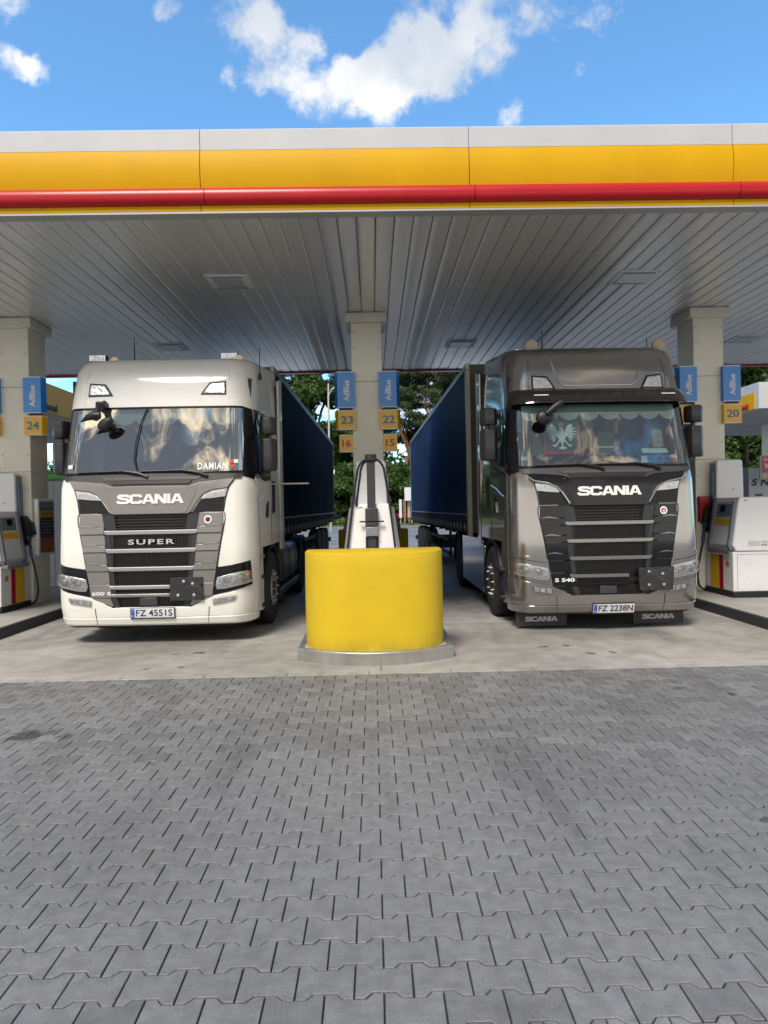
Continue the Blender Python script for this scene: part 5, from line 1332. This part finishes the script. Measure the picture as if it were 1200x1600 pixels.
        # body panel in front of and above the arch
        sp_ = [(.62, .30), (.93, .27), (.90, .62), (.87, .80), (.86, 1.13), (.60, 1.13), (.56, .7)]
        MB().prism(sp_, sx*1.12, sx*1.205, 'x').build('step_panel', body, T, bevel=.02)
        for zz_ in (.33, .70): MB().box(min(sx*1.05, sx*1.26), max(sx*1.05, sx*1.215), .70, .95, zz_, zz_+.05).build('step', BLK, T, bevel=.01)
        # arc shaped side panel above wheel
        arc = [(1.5+.66*math.cos(R(a)), .50+.66*math.sin(R(a))) for a in range(150, 20, -10)]
        arc = [(.86, 1.14)]+[(y, z) for y, z in arc if z < 1.14][:0]+[(1.5-.655*math.cos(math.asin(min(1, (zq-.5)/.655))), zq) for zq in (.62, .8, .95, 1.05)]
        arc = [(.855, 1.14), (.855, .55), (.86, .62), (.93, .83), (1.05, .99), (1.2, 1.09), (1.35, 1.145)]
        pass
        wheel(T, sx*1.085, 1.5, sx, True, False, mat('rim_bronze', (.34, .27, .21), .3, .85) if dark else ALU)
        wheel(T, sx*1.06, 5.2, sx, False, True, ALU)
        wa = MB(); rg2 = []
        for i in range(17):
            a = R(0)+R(180)*i/16; c_, s__ = math.cos(a), math.sin(a)
            rg2.append([(sx*.6, 5.2+.58*c_, .5+.58*s__), (sx*1.24, 5.2+.58*c_, .5+.58*s__), (sx*1.24, 5.2+.61*c_, .5+.61*s__), (sx*.6, 5.2+.61*c_, .5+.61*s__)])
        MB().ring(rg2).build('rear_mudguard', BLK, T)
        # tanks or skirts
        if dark:
            MB().prism([(2.22, .24), (4.55, .24), (4.55, 1.08), (2.40, 1.10), (2.16, .98), (2.12, .5)], sx*1.16, sx*1.225, 'x').build('side_skirt', BRONZE, T, bevel=.02)
            MB().box(min(sx*.62, sx*1.14), max(sx*.62, sx*1.14), 2.4, 4.5, .42, 1.05).build('fuel_tank', CHAS, T, bevel=.05)
        else:
            n = 20
            def rr_ect(y): return [(sx*.92+ .29*math.copysign(abs(math.cos(2*math.pi*i/n))**.5, math.cos(2*math.pi*i/n)), y, .72+.32*math.copysign(abs(math.sin(2*math.pi*i/n))**.5, math.sin(2*math.pi*i/n))) for i in range(n)]
            MB().ring([rr_ect(2.35), rr_ect(4.45)]).build('fuel_tank', TANK, T, bevel=.03)
            for yy in (2.6, 3.4, 4.2):
                MB().ring([[(sx*.92+(p[0]-sx*.92)*1.02, yy-.03, .72+(p[2]-.72)*1.02) for p in rr_ect(0)], [(sx*.92+(p[0]-sx*.92)*1.02, yy+.03, .72+(p[2]-.72)*1.02) for p in rr_ect(0)]]).build('tank_strap', BLK, T)
            MB().prism([(2.2, .30), (4.5, .30), (4.5, .40), (2.2, .40)], sx*1.10, sx*1.235, 'x').build('lower_rail', TANK, T, bevel=.01)
            MB().lathe([(0, .045), (sx*.03, .045)], 14, 'x', (sx*1.18, 2.52, .98)).build('filler_cap', mat('cap_brass', (.35, .25, .12), .4, .5), T)
        # mirrors
        mm_ = mat('mirror_housing', (.020, .020, .023), .42, coat=.2)
        mx0, mx1, mzo = (1.235, 1.445, 0.) if not dark else (1.275, 1.505, .10)
        mc = (mx0+mx1)/2
        arm = MB().tube([S(sx*1.40, 2.04, .0), (sx*(mx0-.02), .66, 2.05+mzo*.5), (sx*mc, .64, 2.14+mzo)], .035, 8).build('mirror_arm', mm_, T)
        MB().tube([(sx*mc, .66, 2.1+mzo), (sx*mc, .66, 2.76+mzo)], .03, 8).build('mirror_post', mm_, arm)
        def hous(z0, z1, nm):
            pr = [(sx*mx0, .60), (sx*(mx0+.05), .53), (sx*(mx1-.06), .53), (sx*mx1, .60), (sx*mx1, .70), (sx*mx0, .70)]
            h = MB(); rgz = []
            for z_, k_ in ((z0, .90), (z0+.03, .98), ((z0+z1)/2, 1), (z1-.03, .98), (z1, .92)):
                rgz.append([(sx*mc+(x_-sx*mc)*k_, .66+(y_-.66)*k_, z_) for x_, y_ in pr])
            hh = h.ring(rgz).build(nm, mm_, arm, bevel=.012)
            MB().box(min(sx*(mx0+.02), sx*(mx1-.02)), max(sx*(mx0+.02), sx*(mx1-.02)), .702, .705, z0+.04, z1-.04).build('mirror_glass', mat('mirror_silver', (.7, .7, .72), .04, 1.), arm)
            return hh
        hous(2.11+mzo, 2.525+mzo, 'mirror_housing'); hous(2.575+mzo, 2.80+mzo, 'mirror_housing')
    # front mirror by the nearside top of the screen
    msx = -.80 if not dark else -.55
    mt = MB().prism([(-.09, .0), (.09, .0), (.075, -.09), (-.075, -.09)], 0, .05, 'y')
    if not dark:
        fm = MB().tube([(-.66, .36, 2.97), (-.66, .22, 2.93), (-.655, .10, 2.84), (-.66, .06, 2.74)], .045, 8, rads=[.05, .045, .042, .04]).build('front_mirror', BLK, T, ang=50)
        MB().box(-.72, -.60, .20, .42, 2.905, 2.985).build('mirror_mount', BLK, fm, bevel=.02)
        MB().tube([(-.83, .05, 2.715), (-.76, .05, 2.76), (-.68, .05, 2.79), (-.60, .06, 2.79)], .05, 8, rads=[.008, .035, .055, .05]).build('mirror_shell', BLK, fm, ang=50)
        c_ = Vector((-.545, .07, 2.69))
        MB().ring([[c_+Vector((rx*math.cos(2*math.pi*i/20), dy, rz*math.sin(2*math.pi*i/20)+.035*math.cos(2*math.pi*i/20))) for i in range(20)] for rx, rz, dy in ((.05, .03, .06), (.09, .06, .04), (.098, .072, 0), (.09, .065, -.02), (.05, .03, -.035))]).build('mirror_bowl', BLK, fm, ang=60)
    else:
        e0, e1 = Vector((-.56, .05, 2.90)), Vector((-.76, .06, 2.745))
        fm = MB().tube([e0, e0.lerp(e1, .25), e0.lerp(e1, .6), e1], .05, 10, rads=[.035, .048, .05, .04]).build('front_mirror', BLK, T, ang=60)
        MB().tube([(-.62, .20, 2.93), (-.64, .07, 2.85)], .03, 8).build('mirror_mount', BLK, fm)
        c_ = Vector((-.785, .08, 2.70))
        MB().ring([[c_+Vector((rx*math.cos(2*math.pi*i/20), dy, rz*math.sin(2*math.pi*i/20))) for i in range(20)] for rx, rz, dy in ((.05, .04, .05), (.10, .085, .03), (.105, .09, 0), (.08, .07, -.03))]).build('mirror_bowl', BLK, fm, ang=60)
    # roof lights, horns, aerials
    zr = S(0, 3.63)[2]
    if not dark:
        for sx in (-.97, .79):
            st = MB().tube([(sx, 1.0, zr-.05), (sx, .98, zr+.08)], .02, 8).build('light_stand', BLK, T)
            MB().box(sx-.115, sx+.115, .93, 1.02, zr+.045, zr+.13).build('spot_light', BLK, st, bevel=.012)
            MB().box(sx-.105, sx+.105, .922, .929, zr+.051, zr+.124).build('light_rim', CHR, st)
            MB().box(sx-.09, sx+.09, .914, .921, zr+.058, zr+.117).build('light_lens', LAMPD, st)
            for q_ in (-.055, .055): MB().box(sx+q_-.022, sx+q_+.022, .908, .913, zr+.066, zr+.109).build('light_cell', LAMPW, st)
            MB().box(sx-.11, sx+.16, .95, 1.0, zr-.03, zr+.025).build('light_foot', BLK, st, bevel=.01)
        for sx in (-.72, .93):
            hn = MB().lathe([(0, .055), (.02, .05), (.10, .03), (.2, .02), (.22, .03), (.3, .03)], 14, 'y', (0, 0, 0)).build('horn', mat('horn_brass', (.55, .42, .28), .3, .7), T, loc=(sx, .86, zr+.03))
            MB().box(-.03, .03, .1, .2, -.06, 0).build('horn_foot', BLK, hn)
        MB().tube([(-.50, 1.0, zr-.02), (-.50, 1.0, zr+.38)], .006, 6, rads=[.012, .004]).build('aerial', BLK, T)
        MB().lathe([(0, .05), (.05, .02), (.07, .012)], 10, 'z', (-.50, 1.0, zr-.02)).build('aerial_foot', BLK, T)
        p_ = Vector(S(1.55, 3.40, .02)); MB().tube([p_, p_+Vector((0, 0, .40))], .006, 6).build('aerial', BLK, T)
        MB().lathe([(-.03, .03), (.06, .012)], 10, 'z', tuple(p_)).build('aerial_foot', BLK, T)
        MB().box(1.215, 1.75, 1.55, 1.72, 1.965, 1.985).build('side_flap', mat('flap_beige', (.5, .47, .40), .5), T, bevel=.004)
    else:
        for sx in (-.74, 1.03):
            zz_ = zr-.06
            st = MB().tube([(sx-.10, .98, zz_+.0), (sx-.05, .95, zz_+.10), (sx, .90, zz_+.12)], .018, 8).build('light_stand', BLK, T)
            MB().lathe([(.10, .05), (.06, .085), (.0, .095), (-.02, .09), (-.03, .07), (-.036, .0)], 24, 'y', (sx, .86, zz_+.135)).build('spot_light', mat('lamp_cover_beige', (.50, .41, .31), .55, var=.05), st, ang=60)
            MB().box(sx-.22, sx-.10, .92, 1.02, zz_+.02, zz_+.12).build('light_bracket', CHR, st, bevel=.01)
            MB().tube([(sx-.30, 1.0, zz_), (sx-.22, .98, zz_+.07), (sx-.12, .95, zz_+.07)], .012, 6).build('light_cable', BLK, st)
        MB().tube([(-.53, 1.1, zr-.02), (-.53, 1.1, zr+.36)], .006, 6, rads=[.014, .004]).build('aerial', BLK, T)
        MB().lathe([(0, .07), (.03, .03), (.06, .012)], 10, 'z', (-.53, 1.1, zr-.01)).build('aerial_foot', BLK, T)
        MB().tube([(1.02, 1.2, zr-.1), (1.0, 1.2, zr+.25)], .006, 6).build('aerial', BLK, T)
    # chassis
    ch = MB()
    for sx in (-.43, .43): ch.box(sx-.04, sx+.04, 2.2, 6.2, .72, 1.0)
    for yy in (2.7, 3.8, 4.9, 6.1): ch.box(-.42, .42, yy, yy+.08, .75, .95)
    ch.box(-.38, .38, 4.85, 5.7, 1.0, 1.2); ch.box(-1.0, 1.0, 1.42, 1.58, .44, .56); ch.box(-1.0, 1.0, 5.12, 5.28, .44, .56); ch.box(-.5, .5, 2.35, 2.6, .5, 1.9)
    ch.build('chassis', CHAS, T)
    lab = 'lettering'
    if not dark:
        # name in the screen and stickers
        text_obj('name_lettering', 'DAMIAN', LETW, T, .36, .085, lambda u, v, d: S(.735+u, 2.155+v, .012+d), bold=.018, depth=.002, spacing=1.1)
        for a, b, m_ in ((.94, 2.19, mat('sticker_red', (.5, .03, .03), .4)), (.955, 2.125, mat('sticker_red', (), 1)), (1.00, 2.19, LETW)):
            patch('sticker', m_, T, S, [(a, b), (a+.055, b), (a+.055, b+.045), (a, b+.045)], off=.014, depth=.002)
        patch('sticker', PLW, T, S, [(-1.07, 2.15), (-.99, 2.15), (-.99, 2.20), (-1.07, 2.20)], off=.014, depth=.002)
        # small panels with marks on the wing
        MB().box(1.226, 1.234, .66, .80, .98, 1.02).build('side_lettering', LETG, T)
    else:
        # pennant with the white eagle, hanging behind the glass
        def E_(u, v, d=0.): return S(-.515+u, 2.485+v, -.06+d)
        fl = MB().add([E_(a, b) for a, b in ((-.22, -.21), (.22, -.21), (.21, .205), (-.20, .205))]+[E_(a, b, -.004) for a, b in ((-.22, -.21), (.22, -.21), (.21, .205), (-.20, .205))], [(0, 1, 2, 3), (0, 4, 5, 1), (1, 5, 6, 2), (2, 6, 7, 3), (3, 7, 4, 0)]).build('pennant', mat('pennant_navy', (.03, .045, .07), .6), T, smooth=False)
        PR = mat('pennant_red', (.50, .02, .03), .6)
        MB().add([E_(a, b, .001) for a, b in ((-.23, -.235), (.23, -.235), (.23, -.205), (-.23, -.205))], [(0, 1, 2, 3)]).build('pennant_edge', PR, fl, smooth=False)
        for q_ in (-1, 1): MB().add([E_(q_*a, b, .001) for a, b in ((.205, -.21), (.235, -.21), (.235, .0), (.215, -.0))], [(0, 1, 2, 3)]).build('pennant_edge', PR, fl, smooth=False)
        EG = mat('eagle_white', (.75, .78, .78), .6)
        eg = MB()
        def ep(pts, dd=.003): eg.add([E_(a, b+.0, dd) for a, b in pts], [tuple(range(len(pts)))])
        ep([(-.032, .07), (-.05, .0), (-.03, -.07), (0, -.11), (.03, -.07), (.05, .0), (.032, .07), (.02, .12), (-.012, .13), (-.04, .11), (-.02, .098)])
        for q_ in (-1, 1):
            ep([(q_*a, b) for a, b in ((.03, .02), (.05, .075), (.075, .125), (.11, .155), (.135, .16), (.145, .12), (.12, .05), (.08, .0), (.04, -.03))])
            for k_ in range(7):
                a = R(52-21*k_); cx0, cz0 = .085, .055-.006*k_
                L1 = .095+.012*math.sin(k_); u0_, v0_ = cx0+.02*math.cos(a), cz0+.02*math.sin(a); u1_, v1_ = cx0+L1*math.cos(a), cz0+L1*math.sin(a)
                tx, tz = -math.sin(a)*.011, math.cos(a)*.011
                ep([(q_*(u0_-tx), v0_-tz), (q_*(u1_-tx*.8), v1_-tz*.8), (q_*(u1_+math.cos(a)*.008), v1_+math.sin(a)*.008), (q_*(u1_+tx*.8), v1_+tz*.8), (q_*(u0_+tx), v0_+tz)], .0035)
            ep([(q_*a, b) for a, b in ((.02, -.06), (.07, -.12), (.085, -.115), (.035, -.045))])
            ep([(q_*a, b) for a, b in ((.065, -.12), (.095, -.112), (.128, -.118), (.13, -.128), (.112, -.132), (.105, -.15), (.09, -.135), (.075, -.14))])
            ep([(q_*a, b) for a, b in ((.0, -.10), (.02, -.145), (.045, -.15), (.05, -.168), (.02, -.175), (.008, -.16))])
        ep([(-.01, -.10), (.01, -.10), (.012, -.17), (0, -.185), (-.012, -.17)])
        eg.build('eagle', EG, fl, smooth=False)
        MB().add([E_(a, b, .004) for a, b in ((-.03, .135), (.025, .135), (.035, .175), (.015, .16), (0, .185), (-.015, .16), (-.035, .175))], [tuple(range(7))]).build('crown', mat('crown_gold', (.65, .50, .05), .5), fl, smooth=False)
        # name board, icon and light strip on the dashboard
        nb = patch('screen_board', mat('board_blue', (.03, .22, .55), .4), T, S, [(.56, 2.115), (.86, 2.115), (.86, 2.215), (.56, 2.215)], off=-.03, depth=.01)
        patch('board_end', mat('board_white', (.6, .72, .66), .5), nb, S, [(.47, 2.115), (.555, 2.115), (.555, 2.205), (.48, 2.205)], off=-.028, depth=.008)
        patch('board_end', mat('board_white', (), 1), nb, S, [(.865, 2.17), (.95, 2.17), (.95, 2.215), (.865, 2.215)], off=-.028, depth=.008)
        patch('board_end', mat('board_red', (.5, .04, .04), .5), nb, S, [(.87, 2.12), (.945, 2.12), (.95, 2.168), (.865, 2.168)], off=-.028, depth=.008)
        for a in (.59, .70, .80): patch('board_mark', mat('board_mark', (.03, .05, .15), .5), nb, S, [(a, 2.135), (a+.035, 2.135), (a+.035, 2.19), (a, 2.19)], off=-.0285, depth=.002)
        patch('paper_sheet', mat('paper', (.62, .72, .68), .6), T, S, [(.54, 2.245), (.88, 2.245), (.86, 2.305), (.52, 2.305)], off=-.10, depth=.004)
        patch('icon_card', mat('icon_gold', (.38, .26, .06), .5, var=.4, vscale=12), T, S, [(.72, 2.33), (.86, 2.33), (.86, 2.56), (.72, 2.56)], off=-.16, depth=.004)
        MB().tube([S(.02, 2.345, -.3), S(.24, 2.345, -.3)], .012, 6).build('light_bar', LETW, T)
        MB().tube([S(.60, 2.28, -.12), S(.60, 2.55, -.12), S(.645, 2.66, -.12)], .007, 6, rads=[.006, .006, .014]).build('microphone', BLK, T)
        patch('sticker', mat('sticker_cyan', (.25, .5, .6), .5), T, S, [(-1.10, 2.17), (-1.0, 2.17), (-1.0, 2.22), (-1.10, 2.22)], off=-.01, depth=.002)
        # front mud flaps
        for sx in (-1, 1):
            mf = box('mud_flap', mat('flap_rubber', (.022, .022, .023), .55), T, sx*.81-.33 if sx < 0 else .39, sx*.81+.33 if sx < 0 else 1.05, .30, .32, .035, .27)
            cxm = -.81 if sx < 0 else .72
            heavy_obj('lettering', 'SCANIA', LETG, mf, .42, .062, lambda u, v, d, c=cxm: (c+u, .2995-d, .125+v), .003)
    return cab

def tractor(x, y, yaw, body, opt, label, roofk):
    T = empty('truck', (x, y, 0), rz=-yaw, label=label, cat='truck', group='semi trucks at the pumps')
    build_cab(T, Surf(roofk), body, opt); return T
tractor(-2.69, 8.38, R(.8), CREAM, 'cream', 'cream white tractor unit with taupe grille, plate FZ 4551S', .94)
tractor(2.965, 8.62, R(-.6), BRONZE, 'bronze', 'metallic bronze tractor unit with black grille and dark sun visor', 1.11)

def trailer(xf, xr, yf, sgn, curt, label):
    """inner (lane island side) front corner at xf,yf ; inner rear corner xr ; sgn +1 = inner side is +x"""
    Lg = 13.62; yaw = math.asin((xr-xf)/Lg)
    T = empty('semi_trailer', (0, 0, 0), label=label, cat='trailer', group='curtain trailers behind the trucks')
    ux = Vector((math.cos(yaw), -math.sin(yaw), 0)); inner = Vector((xf, yf, 0))
    T.location = inner-ux*sgn*1.275; T.rotation_euler = (0, 0, -yaw)
    W2 = 1.275
    RA = mat('roof_rail', (.30, .31, .32), .4, .5)
    MB().box(-W2+.03, W2-.03, .06, Lg-.06, 1.14, 1.26).build('floor_deck', CHAS, T)
    MB().box(-W2+.01, W2-.01, .05, Lg, 3.93, 3.97).build('roof_sheet', mat('roof_tarp', (.4, .4, .4), .6), T)
    MB().box(-W2, W2, 0, .06, 1.15, 3.99).build('front_wall', mat('front_wall', (.05, .05, .048), .5, var=.1), T, bevel=.01)
    MB().box(-W2, W2, Lg-.05, Lg, 1.15, 3.99).build('rear_doors', mat('rear_doors', (.2, .2, .21), .5), T, bevel=.01)
    for s in (-1, 1):
        x = s*W2
        MB().box(min(x-s*.06, x+s*.008), max(x-s*.06, x+s*.008), -.012, Lg+.004, 3.90, 4.0).build('roof_rail', RA, T, bevel=.008)
        MB().box(min(x-s*.05, x-s*.0), max(x-s*.05, x-s*.0), 0.07, Lg-.05, 1.145, 1.255).build('side_rail', CHAS, T, bevel=.006)
        MB().box(min(x-s*.07, x+s*.004), max(x-s*.07, x+s*.004), -.008, .13, 1.10, 3.895).build('corner_post', mat('corner_post', (.42, .40, .33), .45, dirt=.3), T, bevel=.01)
        # curtain with slight waves
        n = 90; V = []; F = []
        rr = random.Random(3)
        zsn = [1.45, 1.6, 1.9, 2.4, 3.0, 3.5, 3.9]
        for j, z in enumerate(zsn):
            for i in range(n+1):
                y = .14+(Lg-.22)*i/n; wv = .003*math.sin(y*2.3+z*.7)+.0012*math.sin(y*6.8+z*.9)+.003*math.sin(z*3.1+y*.4); wv *= (1.0 if z < 3.6 else .4)
                V.append((x-s*.012+s*wv, y, z))
        for j in range(len(zsn)-1):
            for i in range(n): a = j*(n+1)+i; F.append((a, a+1, a+n+2, a+n+1))
        MB().add(V, F).build('curtain', curt, T, fix=False, ang=70)
        MB().box(min(x-s*.014, x+s*.010), max(x-s*.014, x+s*.010), .14, Lg-.08, 1.447, 1.475).build('curtain_hem', mat('hem_grey', (.22, .24, .27), .5), T)
        # lower skirt of curtain behind the straps
        MB().box(min(x-s*.02, x-s*.012), max(x-s*.02, x-s*.012), .14, Lg-.08, 1.22, 1.446).build('curtain_skirt', curt, T)
        # straps with buckles
        sm = MB().box(-.022, .022, -.004, .004, 0, .30); bk = MB().box(-.03, .03, -.014, .012, .06, .15)
        bk.tube([(-.02, -.018, .05), (.02, -.018, .0)], .006, 5)
        f1 = f2 = None; k_ = 0; y = .35
        while y < Lg-.2:
            if f1 is None:
                f1 = sm.build('strap', BLK, T); f2 = bk.build('buckle', mat('buckle_steel', (.12, .12, .125), .35, .8), f1); a, b = f1, f2
                a.rotation_euler = (0, 0, math.pi/2*(1 if s > 0 else -1))
            else:
                a = f1.copy(); COL.objects.link(a); b = f2.copy(); COL.objects.link(b); b.parent = a
            a.location = (x+s*.012, y, 1.15); y += .56 if False else .46
            k_ += 1
    # underframe
    ch = MB()
    for sx in (-.5, .5): ch.box(sx-.06, sx+.06, .6, Lg-.3, .93, 1.14)
    for i in range(10): ch.box(-1.1, 1.1, 1+i*1.25, 1.06+i*1.25, 1.04, 1.13)
    for yy in (8.0, 9.31, 10.62): ch.box(-1.0, 1.0, yy-.06, yy+.06, .44, .58)
    ch.box(-1.15, 1.15, Lg-.35, Lg-.25, .45, .6); ch.box(-.6, -.5, Lg-.35, Lg-.25, .6, 1.0); ch.box(.5, .6, Lg-.35, Lg-.25, .6, 1.0)
    ch.build('underframe', CHAS, T)
    for sx in (-1, 1):
        lg = MB().box(sx*.82-.06, sx*.82+.06, 2.75, 2.87, .42, 1.05); lg.box(sx*.82-.12, sx*.82+.12, 2.7, 2.92, .38, .42); lg.build('landing_leg', CHAS, T)
        for yy in (8.0, 9.31, 10.62): wheel(T, sx*1.10, yy, sx, False, False, ALU)
        MB().box(min(sx*1.15, sx*1.2), max(sx*1.15, sx*1.2), 3.4, 7.2, .55, .62).build('side_guard', CHAS, T); MB().box(min(sx*1.15, sx*1.2), max(sx*1.15, sx*1.2), 3.4, 7.2, .85, .92).build('side_guard', CHAS, T)
        for yy in (3.6, 7.0): MB().box(min(sx*1.10, sx*1.15), max(sx*1.10, sx*1.15), yy, yy+.06, .5, 1.1).build('guard_post', CHAS, T)
        MB().box(sx*1.0-.2, sx*1.0+.2, 11.4, 11.42, .25, .95).build('mud_flap', BLK, T)
    # cables between cab and trailer
    for k_ in range(3):
        pts = [Vector((-.3+.2*k_, -.02, 1.6)), Vector((-.35+.2*k_, -.25, 1.25)), Vector((-.3+.2*k_, -.45, 1.2)), Vector((-.3+.2*k_, -.62, 1.45))]
        MB().tube(pts, .014, 6).build('air_hose', mat('hose_red', (.3, .02, .02), .5) if k_ == 1 else HOSE, T)
    return T
trailer(-1.61, -1.41, 11.57, 1, NAVYL, 'dark navy curtain trailer coupled behind the cream truck')
trailer(1.605, 1.39, 11.62, -1, NAVYR, 'blue curtain trailer coupled behind the bronze truck')
